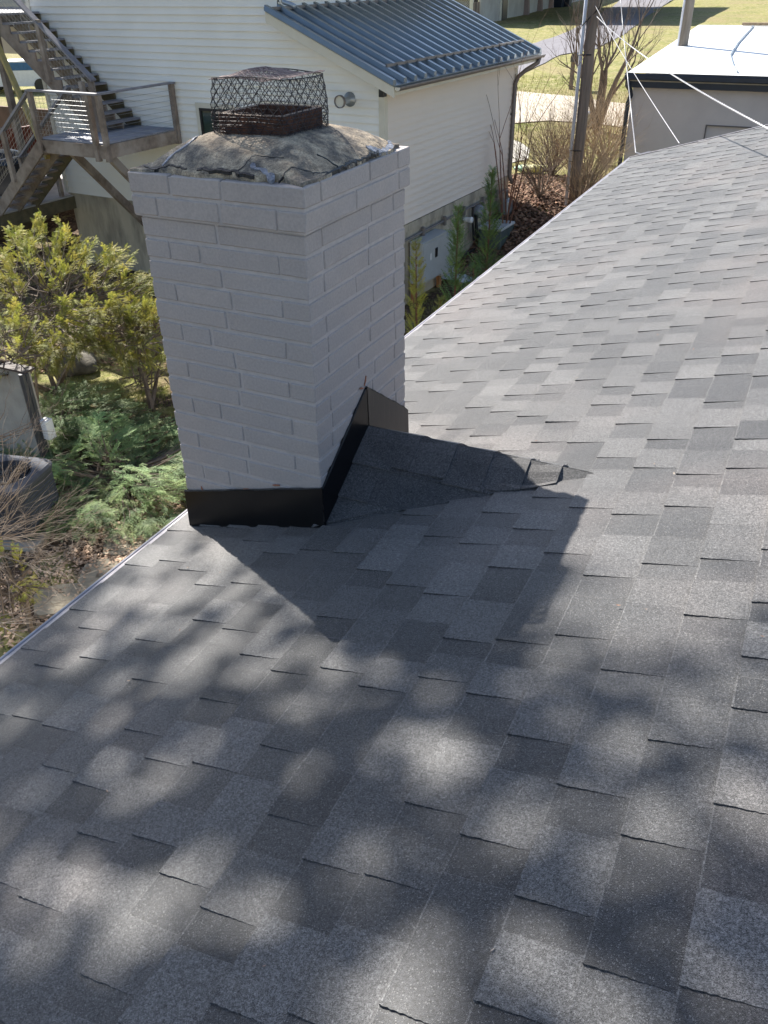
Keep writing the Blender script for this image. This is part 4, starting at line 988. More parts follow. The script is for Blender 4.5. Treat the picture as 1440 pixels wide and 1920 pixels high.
for k in range(5):
    c0 = o0+hx_*(.15+2.1*k); mb = MB(); mb.beam((c0.x, c0.y, -1.2), (c0.x, c0.y, pz_), .28, .28, up=(0, 1, 0)); PF(mb.build('porch_post', TRIM))
    mb = MB(); c1 = c0+hx_*2.1
    for q in range(-13, 26):
        for sgn in (1, -1):
            pts = []
            for t_ in (0, 1):
                u = q/12+t_*(1.2); pass
            u0 = q*.17; w_ = 2.1; hgt = 2.3
            s0, s1 = (u0, u0+hgt) if sgn > 0 else (u0+hgt, u0)
            lo, hi = 0.0, 1.0
            def clip(u_a, u_b):
                ts = [0, 1]
                if u_b != u_a:
                    t1 = (0-u_a)/(u_b-u_a); t2 = (w_-u_a)/(u_b-u_a); ts = [max(0, min(t1, t2)), min(1, max(t1, t2))]
                return ts
            ts = clip(s0, s1)
            if ts[1] > ts[0]+.02:
                P_ = []
                for tt in ts:
                    u = s0+(s1-s0)*tt; pp = c0+hx_*u; P_.append((pp.x, pp.y, -.3+hgt*tt))
                mb.beam(P_[0], P_[1], .02, .055)
    PF(mb.build('lattice_panel', mat('grey_white_lattice', (.42, .41, .38), rough=.8) if k == 0 else bpy.data.materials['grey_white_lattice']))
mb = wallseg(o0+vx*4+hx_*1, o0+hx_*11+vx*4, -1.5, 2, .2); PF(mb.build('porch_back_wall', DARKW))
# board fence screen, door and bits beside the corner
mb = MB()
for k in range(14):
    p_ = vx*(.1+.22*k); mb.beam((p_.x, p_.y, -.3), (p_.x, p_.y, 1.75), .19, .03, up=(1, 0, 0), tone=rnd(0, 1))
PF(mb.build('board_screen', mat('brown_grey_boards', (.26, .19, .14), (.17, .14, .12), scale=2, rough=.9, tone=.5)))
off = Vector((vx.y, -vx.x, 0))*.13
if off.x < 0: off = -off
mb = MB(); c = vx*7.2+off; c2 = vx*9.6+off; mb.beam((c.x, c.y, 1.0), (c2.x, c2.y, 1.0), .08, 2.5); dr = PF(mb.build('door_frame', TRIM))
mb = MB(); c = vx*7.6+off*1.6; c2 = vx*9.2+off*1.6; mb.beam((c.x, c.y, 1.05), (c2.x, c2.y, 1.05), .05, 2.2); PF(mb.build('glass_door', DARKW), dr)
for u in (15.5, 20.5, 25):
    mb = MB(); c = vx*u+off; mb.tube([(c.x, c.y, 0), (c.x, c.y, 2.8)], [.5, .28], 6); PF(mb.build('rust_stain_panel', RUSTW))
mb = MB(); mb.beam((vx*5.5+off*8).to_tuple(), (vx*10.5+off*9).to_tuple(), 1.6, .18); PF(mb.build('step_slab', CONC))
mb = MB(); mb.box(-14, 12, 6, 30, 5.6, 6); PF(mb.build('roof', FASC))
for k, (px_, py_) in enumerate(((1046, 14), (1060, 12))):
    g = on_ground(px_, py_); bn = empty('wheeled_bin', g, label=('navy wheeled bin standing at the far house wall, left one of two', 'dark wheeled bin beside the far house, right one of two')[k], cat='wheeled bin')
    mb = MB(); n = 1.5; mb.add([(-.5, -.5, 0), (.5, -.5, 0), (.5, .5, 0), (-.5, .5, 0), (-.62, -.62, n), (.62, -.62, n), (.62, .62, n), (-.62, .62, n)], [(0, 1, 5, 4), (1, 2, 6, 5), (2, 3, 7, 6), (3, 0, 4, 7), (0, 3, 2, 1)]); PT(mb.build('body', NAVY), bn)
    mb = MB(); mb.box(-.66, .66, -.68, .66, n, n+.14, bev=.04); PT(mb.build('lid', DARKW), bn)
g = on_ground(1070, 168); ml = empty('mailbox', g, label='dark mailbox on a post on the lawn beyond the driveway', cat='mailbox')
mb = MB(); mb.box(-.08, .08, -.08, .08, 0, 1.15); PT(mb.build('post', POLEW), ml)
mb = MB(); pr = [(-.17, 0), (.17, 0), (.17, .2)]+[(.17*math.cos(a_), .2+.15*math.sin(a_)) for a_ in (.6, 1.2, 1.9, 2.5)]+[(-.17, .2)]
mb.add([(x+.12, -.35, z+1.15) for x, z in pr]+[(x+.12, .35, z+1.15) for x, z in pr], [tuple(range(8)), tuple(range(15, 7, -1))]+[(k, (k+1) % 8, 8+(k+1) % 8, 8+k) for k in range(8)]); PT(mb.build('box', mat('dark_grey_mailbox', (.07, .065, .06), rough=.5)), ml)
g = on_ground(1102, 238); o = MB(); o.box(-.25, .25, -.2, .2, 0, .5, bev=.05); ob = o.build('utility_pedestal', GALV); ob.location = g; tag(ob, 'small grey utility pedestal at the foot of the bare tree', 'utility pedestal')
# parked car glimpsed through the stairs
ck = at_z(40, 150, -4.1); cg = ground_z(ck.x, ck.y)
ck = on_ground(40, 172)
car = empty('parked_car', ck, .5, label='white and blue parked car glimpsed far off between the stair posts', cat='car')
prof = [(-2.2, .35), (-2.2, .8), (-2.0, .95), (-1.2, 1.0), (-.6, 1.42), (.9, 1.45), (1.6, 1.02), (2.15, .95), (2.2, .6), (2.15, .3)]
mb = MB(); n = len(prof); mb.add([(x, -.85, z) for x, z in prof]+[(x, .85, z) for x, z in prof], [tuple(range(n-1, -1, -1)), tuple(range(n, 2*n))]+[(k, (k+1) % n, n+(k+1) % n, n+k) for k in range(n)]); PT(mb.build('body', WHITE), car)
mb = MB(); mb.quad((-1.15, -.78, 1.04), (-1.15, .78, 1.04), (-.66, .72, 1.40), (-.66, -.72, 1.40)); mb.quad((.95, -.72, 1.46), (.95, .72, 1.46), (1.55, .78, 1.08), (1.55, -.78, 1.08))
for s_ in (-1, 1): mb.quad((-1.0, s_*.856, 1.03), (1.35, s_*.856, 1.03), (.85, s_*.856, 1.38), (-.55, s_*.856, 1.38))
PT(mb.build('window', mat('blue_tinted_glass', (.05, .16, .32), rough=.1)), car)
for x in (-1.35, 1.35):
    for s_ in (-.8, .8):
        mb = MB(); mb.lathe((x, s_, .33), [(0, -.1), (.33, -.1), (.33, .1), (0, .1)], 16, 'y'); PT(mb.build('wheel', DARKW), car)
# ------------------------------------------------------------------ yard things
def blob(name, P, sx, sy, sz, m, seed, **k):
    mb = MB(); n1, n2 = 18, 10; vs = []
    for j in range(n2+1):
        th = math.pi*j/n2
        for i in range(n1):
            a_ = 2*math.pi*i/n1; d_ = Vector((math.sin(th)*math.cos(a_), math.sin(th)*math.sin(a_), math.cos(th)))
            f = 1+.28*noise.noise(d_*1.4+Vector((seed, 0, 0)))+.08*noise.noise(d_*5+Vector((seed, 0, 0))); vs.append((d_.x*sx*f, d_.y*sy*f, d_.z*sz*f))
    mb.add(vs, [(j*n1+i, j*n1+(i+1) % n1, (j+1)*n1+(i+1) % n1, (j+1)*n1+i) for j in range(n2) for i in range(n1)])
    o = mb.build(name, m, smooth=True); o.location = P; return tag(o, **k)
g = on_ground(132, 690); blob('boulder', g+Vector((0, 0, .12)), .62, .40, .24, ROCK, 2, label='grey boulder lying between the hedge and the juniper', cat='boulder')
g = on_ground(123, 738); blob('stone', g+Vector((0, 0, .75)), .17, .12, .12, ROCK, 7, label='small pale stone poking out of the juniper', cat='stone')
def slabstone(px_, py_, w_, d_, rz, lab):
    g = on_ground(px_, py_); mb = MB(); n = 9; random.seed(int(px_))
    out = [(w_*math.copysign(abs(math.cos(a_))**.45, math.cos(a_))*rnd(.88, 1.08), d_*math.copysign(abs(math.sin(a_))**.45, math.sin(a_))*rnd(.88, 1.08)) for a_ in [2*math.pi*k/n+.2 for k in range(n)]]
    mb.add([(x, y, .05) for x, y in out]+[(x*1.02, y*1.02, -.05) for x, y in out], [tuple(range(n))]+[(k, n+k, n+(k+1) % n, (k+1) % n) for k in range(n)])
    o = mb.build('stepping_stone', STONE); o.location = g; o.rotation_euler = (0, 0, rz); tag(o, lab, 'stepping stone', group='stepping stones along the eave')
slabstone(246, 1024, .36, .27, .5, 'sunlit tan stepping stone farthest along the path beside the eave')
slabstone(208, 1078, .36, .28, .4, 'stepping stone half in sun and half in shade beside the eave')
slabstone(122, 1128, .36, .28, .6, 'fully shaded stepping stone nearest the bare branches')
slabstone(160, 1140, .30, .2, .2, 'smaller shaded stepping stone tucked against the eave line')
# mulch bag at the top of the bank
g = on_ground(998, 325); bagm = mat('bag_yellow_white', (.72, .70, .55), (.60, .58, .12), scale=2.6, rough=.35, bump=.3, bscale=12, bdist=.01)
bgr = empty('mulch_bag', g+Vector((0, 0, .02)), .35, label='full yellow and white plastic bag with a green end lying on the bank', cat='bag')
def pillow(x0, x1, hw, hh, m, nm):
    mb = MB(); n1, n2 = 14, 14; vs = []
    for j in range(n2+1):
        x = x0+(x1-x0)*j/n2; e = math.sin(math.pi*min(1, max(0, (x+.55)/1.1)))**.35 if -.55 < x < .55 else .05
        for i in range(n1):
            a_ = 2*math.pi*i/n1; vs.append((x, hw*e*math.cos(a_)*(1+.1*noise.noise(Vector((x*5, a_, 0)))), hh+hh*e*math.sin(a_)*(1+.2*noise.noise(Vector((x*6, a_, 3))))))
    mb.add(vs, [(j*n1+i, j*n1+(i+1) % n1, (j+1)*n1+(i+1) % n1, (j+1)*n1+i) for j in range(n2) for i in range(n1)]); return PT(mb.build(nm, m, smooth=True), bgr)
pillow(-.55, -.30, .22, .11, mat('bag_green', (.03, .32, .16), (.5, .6, .5), scale=12, rough=.4), 'printed_end'); pillow(-.30, .55, .22, .11, bagm, 'bag_body')
# air conditioner
g = on_ground(38, 985); g = Vector((g.x, g.y, ground_z(g.x, g.y)))
ac = empty('air_conditioner', g, .25, label='charcoal round cornered air conditioner behind the bare branches', cat='air conditioner')
def rsq(h, r, z, n=6):
    return [(sx*(h-r)+r*math.cos(a_), sy*(h-r)+r*math.sin(a_), z) for k, (sx, sy) in enumerate(((1, 1), (-1, 1), (-1, -1), (1, -1))) for a_ in [math.pi/2*k+math.pi/2*q/n for q in range(n+1)]]
def loft(mb, rings, cap=False):
    n = len(rings[0])
    for a_, b_ in zip(rings[:-1], rings[1:]): mb.add(a_+b_, [(i, (i+1) % n, n+(i+1) % n, n+i) for i in range(n)])
mb = MB(); rs = []; hz = .72
for k in range(13):
    z = .06+(hz-.06)*k/12; rs += [rsq(.43, .14, z), rsq(.445, .14, z+.012), rsq(.445, .14, z+.040), rsq(.43, .14, z+.052)]
loft(mb, rs); PT(mb.build('louvred_casing', AC_M, smooth=False), ac)
mb = MB(); loft(mb, [rsq(.455, .15, hz), rsq(.465, .15, hz+.06), rsq(.44, .14, hz+.09), rsq(.36, .30, hz+.10), rsq(.335, .334, hz+.085), rsq(.33, .329, hz+.03)]); PT(mb.build('top_cover', AC_T, smooth=True), ac)
mb = MB()
for k in range(9): mb.tube([(.036*(k+1)*math.cos(a_), .036*(k+1)*math.sin(a_), hz+.085+.02*(1-k/9)) for a_ in [2*math.pi*q/28 for q in range(29)]], .004, 4, cap=False)
for q in range(8): a_ = math.pi*q/4; mb.tube([(0, 0, hz+.106), (.335*math.cos(a_), .335*math.sin(a_), hz+.085)], .005, 4)
PT(mb.build('fan_grille', AC_M), ac)
mb = MB(); mb.lathe((0, 0, hz-.12), [(0, 0), (.33, 0)], 20); mb.lathe((0, 0, hz-.05), [(0, .04), (.09, .03), (.09, -.02)], 14)
for q in range(4):
    a_ = math.pi*q/2; mb.quad((.05*math.cos(a_), .05*math.sin(a_), hz-.05), (.3*math.cos(a_), .3*math.sin(a_), hz-.07), (.3*math.cos(a_+.7), .3*math.sin(a_+.7), hz-.03), (.05*math.cos(a_+.7), .05*math.sin(a_+.7), hz-.03))
PT(mb.build('fan', DARKW), ac); mb = MB(); mb.box(-.55, .55, -.55, .55, -.04, .06, bev=.01); PT(mb.build('pad', CONC), ac)
mb = MB(); mb.tube([(.3, .0, .05), (.62, .05, .10), (.75, .0, .04)], .035, 6); PT(mb.build('line_set', AC_T), ac)
# low pale shed corner behind the air conditioner
g = on_ground(95, 884); sc = empty('storage_shed', (g.x, g.y, -5.45), .0, label='pale grey storage shed corner with a dark downspout at the left edge', cat='shed')
mb = MB(); zt_ = z_for(g.x, g.y, 700)+5.45; mb.box(-2.6, -.05, .03, .14, 0, zt_); PT(mb.build('wall', CONC), sc)
mb = MB(); mb.box(-2.7, .03, -.02, .17, zt_, zt_+.03); PT(mb.build('roof', FASC), sc)
mb = MB(); mb.tube([(-.02, -.03, zt_), (-.02, -.03, .25), (.05, -.08, .08)], .05, 7); mb.box(-.09, .05, -.02, .03, 0, zt_); PT(mb.build('downspout', AC_M), sc)
mb = MB(); mb.box(.02, .16, .0, .14, .55, .85, bev=.01); PT(mb.build('electrical_box', WHITE), sc)
# ------------------------------------------------------------------ vegetation builders
def frond(mb, P, d, L_, w_, n, tone, droop=.15):
    """a flat feathery spray: midrib with pairs of thin side leaflets"""
    d = d.normalized(); s_ = d.cross(Vector((rnd(-.4, .4), rnd(-.4, .4), 1))).normalized(); up = s_.cross(d)
    for k in range(n):
        t = (k+.4)/n; c = P + d*(L_*t) - Vector((0, 0, droop*L_*t*t)); ll = w_*(1-t*.65)
        for sg in (-1, 1):
            tip = c + s_*(sg*ll) + d*(ll*.9) + up*(rnd(-.35, .35)*ll); q = c + d*(L_/n*.62)
            b = len(mb.v); mb.v += [tuple(c), tuple(q), tuple(tip)]; mb.f.append((b, b+1, b+2)); mb.t.append(min(1, max(0, tone+rnd(-.12, .12))))
def branch(mb, P, d, L_, r, depth, spread=.5, up=.0, seg=4, wob=.18, kids=3, nside=4, tips=None, ratio=.62):
    pts = [P]; dd = d.normalized(); p = P.copy(); rad = [r]
    for k in range(seg):
        dd = (dd + Vector((rnd(-wob, wob), rnd(-wob, wob), rnd(-wob, wob)+up))).normalized(); p = p + dd*(L_/seg); pts.append(p.copy()); rad.append(r*(1-.75*(k+1)/seg) if depth == 0 else r*(1-.45*(k+1)/seg))
    mb.tube(pts, rad, nside if depth > 0 else 3, tone=rnd(.2, .9), cap=False)
    if depth == 0:
        if tips is not None: tips.append((pts[-1], dd))
        return
    for k in range(kids):
        t = rnd(.35, 1.0) if k else 1.0; i = min(seg-1, int(t*seg)); q = pts[i].lerp(pts[i+1], t*seg-i if t < 1 else 1)
        nd = (dd + Vector((rnd(-1, 1), rnd(-1, 1), rnd(-.6, 1)))*spread).normalized()
        branch(mb, q, nd, L_*rnd(ratio*.8, ratio*1.15), max(.0012, rad[i]*rnd(.5, .7)), depth-1, spread, up, seg, wob, kids, nside, tips, ratio)
# yellow-green cedar hedge
def cedar(name, C0, rx, ry, rz, nclump, nf, size, label, cat, seed, lean=Vector((0, 0, 0)), m=None, base=None, wood=WOOD and BARK, fdir=None):
    random.seed(seed); root = empty(name, (C0.x, C0.y, ground_z(C0.x, C0.y)), label=label, cat=cat); lb = MB(); wb = MB()
    bz = ground_z(C0.x, C0.y)-.05; trunk = base or Vector((C0.x, C0.y, bz))
    for c in range(nclump):
        while True:
            d = Vector((rnd(-1, 1), rnd(-1, 1), rnd(-1, 1)))
            if .05 < d.length < 1: break
        d = d*(1/d.length)*d.length**.35
        P = C0 + Vector((d.x*rx, d.y*ry, d.z*rz)) + lean*d.z
        n_ = noise.noise(P*1.1)
        if n_ < -.30: continue
        P = P + d*(n_*.35*rx)
        P.z = max(P.z, bz+.12)
        tone = min(1, max(0, .5+.8*noise.noise(P*.9+Vector((5, 0, 0)))+rnd(-.2, .2)))
        out = (P-C0).normalized(); 
        q_ = P-out*rnd(.4, .9)+Vector((rnd(-.3, .3), rnd(-.3, .3), rnd(-.25, .0))); wb.tube([q_, q_.lerp(P, .5)+Vector((0, 0, rnd(-.08, .05))), P], [.014, .009, .003], 4, cap=False)
        if c % 95 == 5: wb.tube([trunk+Vector((rnd(-.3, .3), rnd(-.3, .3), 0)), trunk.lerp(P, .5)+Vector((0, 0, -.1)), P], [.05, .035, .01], 5, cap=False)
        ax = (out*.7 + Vector((rnd(-.7, .7), rnd(-.7, .7), rnd(-.1, .9))) + (fdir or Vector((0, 0, 0)))).normalized()
        pl = size*rnd(2.2, 4.2)
        for k in range(nf):
            f_ = random.random(); sp = Vector((rnd(-1, 1), rnd(-1, 1), rnd(-1, 1)))*.62
            dd = (ax + sp).normalized(); P0 = P + ax*(pl*(f_-.5)) + sp*(size*.35)
            frond(lb, P0, dd, size*rnd(.7, 1.25)*(1.2-.5*f_), size*.30, 8, min(1, max(0, tone+.35*(f_-.5))), .25)
    o = lb.build('foliage', m or LEAF_Y); o.parent = root; o.matrix_parent_inverse = Matrix.Translation(-root.location)
    o = wb.build('branches', wood); o.parent = root; o.matrix_parent_inverse = Matrix.Translation(-root.location)
    return root
def ray_pt(px_, py_, dist): return CAM + ray(px_, py_)*dist
cedar('cedar_hedge', ray_pt(85, 565, 15.4), 2.2, 1.6, .74, 430, 34, .125, 'sprawling yellow green cedar hedge left of the chimney with bare twigs inside', 'hedge', 31)
cedar('cedar_shrub', ray_pt(250, 610, 14.3), 1.05, .9, .62, 100, 32, .115, 'rounded cedar shrub with drooping yellow green sprays touching the chimney edge', 'shrub', 32)
cedar('cedar_shrub', ray_pt(15, 655, 13.2), .6, .6, .42, 34, 28, .10, 'small yellow cedar shrub above the pale shed', 'shrub', 33)
cedar('cedar_shrub', ray_pt(8, 1092, 9.0), .30, .30, .50, 26, 26, .065, 'bright yellow green shrub at the left edge below the bare branches', 'shrub', 34)
cedar('cedar_shrub', ray_pt(265, 700, 14.8), .8, .6, .35, 20, 22, .105, 'low thin cedar shrub shading the lawn under the hedge', 'shrub', 35)
# spreading juniper
def juniper(C0, rx, ry, hz_, n, label, seed, tops, size=.185):
    random.seed(seed); root = empty('juniper', (C0.x, C0.y, C0.z), label=label, cat='juniper'); lb = MB(); wb = MB()
    for k in range(n):
        a_ = rnd(0, 2*math.pi); r_ = math.sqrt(random.random()); x = C0.x+rx*r_*math.cos(a_); y = C0.y+ry*r_*math.sin(a_)
        nn_ = noise.noise(Vector((x*1.3, y*1.3, seed)))
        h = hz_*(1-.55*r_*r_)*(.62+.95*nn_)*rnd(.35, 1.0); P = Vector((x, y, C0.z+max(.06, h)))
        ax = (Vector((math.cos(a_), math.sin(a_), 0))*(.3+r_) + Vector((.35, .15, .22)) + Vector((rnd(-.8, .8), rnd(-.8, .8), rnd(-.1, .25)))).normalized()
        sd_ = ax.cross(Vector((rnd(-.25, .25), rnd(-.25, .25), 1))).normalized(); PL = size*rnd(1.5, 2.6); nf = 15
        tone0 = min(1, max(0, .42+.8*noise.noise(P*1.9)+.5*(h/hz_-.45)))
        for q in range(nf):
            f_ = q/nf; sg = 1 if q % 2 else -1; P0 = P + ax*(PL*(f_-.5)) - Vector((0, 0, .10*f_*f_*PL*2))
            dd = (ax + sd_*(sg*rnd(.5, .95)*(1-.5*f_)) + Vector((0, 0, rnd(-.1, .3)))).normalized()
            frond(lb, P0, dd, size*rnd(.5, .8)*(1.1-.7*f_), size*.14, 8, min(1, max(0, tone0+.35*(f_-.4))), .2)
        if k % 5 == 0: wb.tube([C0+Vector((rnd(-.3, .3), rnd(-.3, .3), .03)), (C0+P)/2+Vector((0, 0, -.02)), P-ax*PL*.4, P], [.018, .012, .006, .003], 4, cap=False)
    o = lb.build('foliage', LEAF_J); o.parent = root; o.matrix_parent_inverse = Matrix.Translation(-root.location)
    o = wb.build('branches', BARK); o.parent = root; o.matrix_parent_inverse = Matrix.Translation(-root.location)
def gp(px_, py_, dz=0):
    p = on_ground(px_, py_); return Vector((p.x, p.y, ground_z(p.x, p.y)+dz))
juniper(gp(225, 900), 2.05, 1.6, .75, 1050, 'wide blue green spreading juniper beside the foot of the chimney', 41, None)
juniper(gp(110, 810), 1.5, 1.25, .70, 600, 'spreading juniper between the pale shed and the boulder', 42, None)
juniper(gp(120, 962), .75, .6, .42, 110, 'small dark juniper clump between the air conditioner and the stepping stones', 43, None, .16)
# young columnar cypresses along the long wall
def cypress(px_, py_, topy, w_, label, seed, dens=1.0, yel=0.0):
    g = gp(px_, py_); zt_ = z_for(g.x, g.y, topy); h = zt_-g.z; random.seed(seed)
    root = empty('cypress_sapling', g, label=label, cat='cypress', group='young cypresses along the long wall'); lb = MB(); wb = MB()
    bend = Vector((rnd(-.05, .05), rnd(-.05, .05), 0))
    wb.tube([Vector((0, 0, 0)), bend+Vector((0, 0, h*.5)), bend*1.5+Vector((0, 0, h))], [.03, .018, .004], 5)
    n = int(250*dens*h/2.5)
    for k in range(n):
        t = rnd(.02, 1)**.9; wr = w_*(1-t)**.75*(.75+.6*noise.noise(Vector((seed, t*7, 0))))+.03; a_ = rnd(0, 2*math.pi)
        P = bend*t*1.4+Vector((math.cos(a_)*wr*rnd(.1, .6), math.sin(a_)*wr*rnd(.1, .6), h*t)); dd = Vector((math.cos(a_), math.sin(a_), rnd(.7, 1.8)))
        frond(lb, P, dd, (.10+wr*.75)*rnd(.7, 1.2), .05, 7, min(1, max(0, .4+yel*(1-t)+rnd(-.3, .3))), .05)
        if k % 5 == 0: wb.tube([Vector((bend.x*t, bend.y*t, P.z-.04)), P], [.006, .002], 3, cap=False)
    PT(lb.build('foliage', LEAF_Y if yel > .4 else LEAF_C), root); PT(wb.build('trunk', BARKR), root)
cypress(782, 690, 452, .30, 'slim cypress with a yellow green base right beside the chimney', 51, 1.0, .6)
cypress(848, 640, 388, .42, 'tall dense cypress in front of the plain grey cabinet', 52, 1.35)
cypress(908, 560, 318, .46, 'broadest cypress covering the dark green utility box', 53, 1.5)
cypress(878, 600, 500, .30, 'short dark cypress in front of the white sheet', 56, .9)
cypress(820, 655, 560, .22, 'tiny bright cypress at the eave between the taller ones', 54, .8, .6)
# bare shrubs and trees
def bare(name, P, dirs, L_, r, depth, m, label, cat, seed, **k):
    random.seed(seed); mb = MB(); root = empty(name, P, label=label, cat=cat, group=k.pop('group', None))
    for d in dirs: branch(mb, Vector((rnd(-.05, .05), rnd(-.05, .05), 0)), Vector(d), L_*rnd(.8, 1.1), r, depth, **k)
    PT(mb.build('branches', m), root); return root
random.seed(60)
g = Vector((-6.0, 2.5, -5.45))
dirs = [(rnd(.2, 1.0), rnd(-.5, .7), rnd(.4, 1.2)) for _ in range(15)]
bare('bare_shrub', ray_pt(-60, 1015, 8.6), [(rnd(.35, 1), rnd(-.35, .55), rnd(-.25, .7)) for _ in range(26)], .62, .008, 3, BARKP, 'tangle of pale leafless branches in front of the air conditioner', 'shrub', 61, spread=.5, wob=.2, kids=3, ratio=.66, nside=4)
bare('bare_shrub', ray_pt(-25, 1165, 8.2), [(rnd(.5, 1), rnd(-.1, .5), rnd(-.1, .3)) for _ in range(7)], .55, .007, 3, BARKP, 'thin bare twigs reaching to the eave at the lower left edge', 'shrub', 62, spread=.45, wob=.22, kids=2, ratio=.75)
bare('bare_shrub', ray_pt(-25, 830, 9.5), [(rnd(.4, 1), rnd(-.1, .5), rnd(-.2, .5)) for _ in range(7)], .5, .007, 3, BARK, 'sparse bare twigs over the pale shed', 'shrub', 63, spread=.5, wob=.25, kids=2, ratio=.7)
g = gp(946, 440); bare('bare_sapling', g, [(-.28, .0, 1), (-.05, .02, 1), (.12, .0, 1), (.27, .05, 1), (.18, -.1, 1), (-.1, .1, 1)], 2.3, .020, 3, BARKR, 'reddish multi stemmed bare sapling at the far corner of the long wall', 'sapling', 64, spread=.32, wob=.07, kids=2, ratio=.72, up=.03)
g = gp(1118, 246); bare('bare_tree', g, [(-.35, .1, 1), (-.12, 0, 1), (.10, .1, 1), (.28, 0, 1), (.02, -.1, 1)], 2.1, .12, 5, mat('grey_bark', (.16, .12, .10), (.10, .08, .065), scale=5, rough=.95, bump=.3, tone=.2), 'leafless multi trunk tree standing just behind the brown pole', 'tree', 65, spread=.52, wob=.13, kids=3, ratio=.66, nside=5, up=.03)
for k, (a_, b_, s_, m_, lb_) in enumerate(((1035, 330, 1.0, BARK, 'arching brown brush left of the pole at the top of the bank'), (1100, 345, 1.1, TAN, 'dry tan brush right of the pole'), (1135, 310, 1.2, TAN, 'tall dry brush between the bare tree and the garage'), (1012, 372, .8, BARK, 'low tangled brush on the leaf covered bank'), (1090, 395, .8, TAN, 'pale dry stems at the foot of the pole'))):
    g = gp(a_, b_); random.seed(70+k)
    bare('brush', g, [(rnd(-.8, .8), rnd(-.5, .5), rnd(.5, 1.2)) for _ in range(60 if k != 3 else 30)], 1.15*s_, .012, 2, m_, lb_, 'brush', 70+k, spread=.6, wob=.2, kids=3, ratio=.7)
g = gp(968, 395); bare('bramble', g, [(rnd(-.8, .8), rnd(-.5, .5), rnd(.3, 1.0)) for _ in range(16)], .7, .007, 2, BARKR, 'red bramble stems on the bank beside the gas meter', 'bramble', 80, spread=.6, wob=.35, kids=2, ratio=.8)
# leaf litter, grass and dead leaves
def scatter(name, n, fn, size, m, seed, curl=.5, blade=False):
    random.seed(seed); mb = MB()
    for k in range(n):
        r_ = fn()
        if r_ is None: continue
        x, y = r_; z = ground_z(x, y); a_ = rnd(0, 6.28); s_ = size*rnd(.6, 1.4); t = rnd(0, 1)
        if blade:
            lean = Vector((rnd(-.5, .5), rnd(-.5, .5), 1)).normalized()*s_; wv = Vector((math.cos(a_), math.sin(a_), 0))*s_*.09; P = Vector((x, y, z-.005))
            mb.add([P-wv, P+wv, P+lean], [(0, 1, 2)], t)
        else:
            u = Vector((math.cos(a_), math.sin(a_), rnd(-curl, curl)))*s_; v = Vector((-math.sin(a_), math.cos(a_), rnd(-curl, curl)))*s_*.6; P = Vector((x, y, z+rnd(.005, .05)))
            mb.add([P-u, P-v, P+u*.9+Vector((0, 0, s_*rnd(0, .6))), P+v], [(0, 1, 2), (0, 2, 3)], t)
    o = mb.build(name, m); return o
def in_tri_area(pxs):
    def f():
        a_, b_ = random.choice(pxs); px_ = rnd(a_[0], b_[0]); py_ = rnd(a_[1], b_[1]); p = on_ground_fast(px_, py_); return p
    return f
def on_ground_fast(px_, py_):
    d = ray(px_, py_); z = -5.2
    for _ in range(6):
        t = (z-CAM.z)/d.z; x, y = CAM.x+d.x*t, CAM.y+d.y*t; z = ground_z(x, y)
    return x, y
o = scatter('leaf_litter', 11000, in_tri_area([((905, 330), (1080, 400)), ((860, 380), (1060, 520)), ((960, 330), (1170, 420))]), .055, LITTER, 90); tag(o, 'thick brown leaf litter covering the bank', 'leaf litter', kind='stuff')
LPALE = mat('pale_dry_leaves', (.46, .34, .24), (.30, .19, .12), scale=8, rough=.9, bump=0, tone=.5)
o = scatter('fallen_leaves', 3800, in_tri_area([((60, 900), (350, 1130)), ((130, 940), (340, 1060)), ((0, 1000), (250, 1230))]), .028, LPALE, 91); tag(o, 'scattered pale dry leaves on the yard soil', 'fallen leaves', kind='stuff')
o = scatter('fallen_leaves', 1800, in_tri_area([((0, 560), (330, 700)), ((30, 640), (120, 700))]), .045, LITTER, 92); tag(o, 'brown leaves on the ground under the cedar hedge', 'fallen leaves', kind='stuff')
o = scatter('grass', 9000, in_tri_area([((120, 660), (345, 800)), ((180, 900), (350, 1010)), ((780, 560), (900, 660))]), .05, GRASS_B, 93, blade=True); tag(o, 'short green grass in the side yard', 'grass', kind='stuff')
def lawn():
    x = rnd(-16, 0); y = rnd(23, 44); return x, y
o = scatter('lawn_grass', 26000, lawn, .10, GRASS_B, 94, blade=True); tag(o, 'sunlit lawn grass around the driveway', 'grass', kind='stuff')
# tiny debris on the shingles
random.seed(97); mb = MB()
for k in range(46):
    u = rnd(.05, 2.2); y = rnd(-1.6, 3.5); a_ = rnd(0, 6.28); s_ = rnd(.003, .008); P = Vector(RP(u, y, .0105)); U_ = Vector((math.cos(a_)*CA, math.sin(a_), math.cos(a_)*SA))*s_; V_ = Vector((-math.sin(a_)*CA, math.cos(a_), -math.sin(a_)*SA))*s_*.3
    mb.add([P-U_, P-V_, P+U_+Vector((0, 0, .002)), P+V_], [(0, 1, 2, 3)], rnd(0, 1))
o = mb.build('roof_debris', mat('pale_specks', (.45, .42, .36), (.35, .16, .08), scale=14, rough=.8)); tag(o, 'tiny leaf scraps and twigs scattered on the shingles', 'debris', kind='stuff')
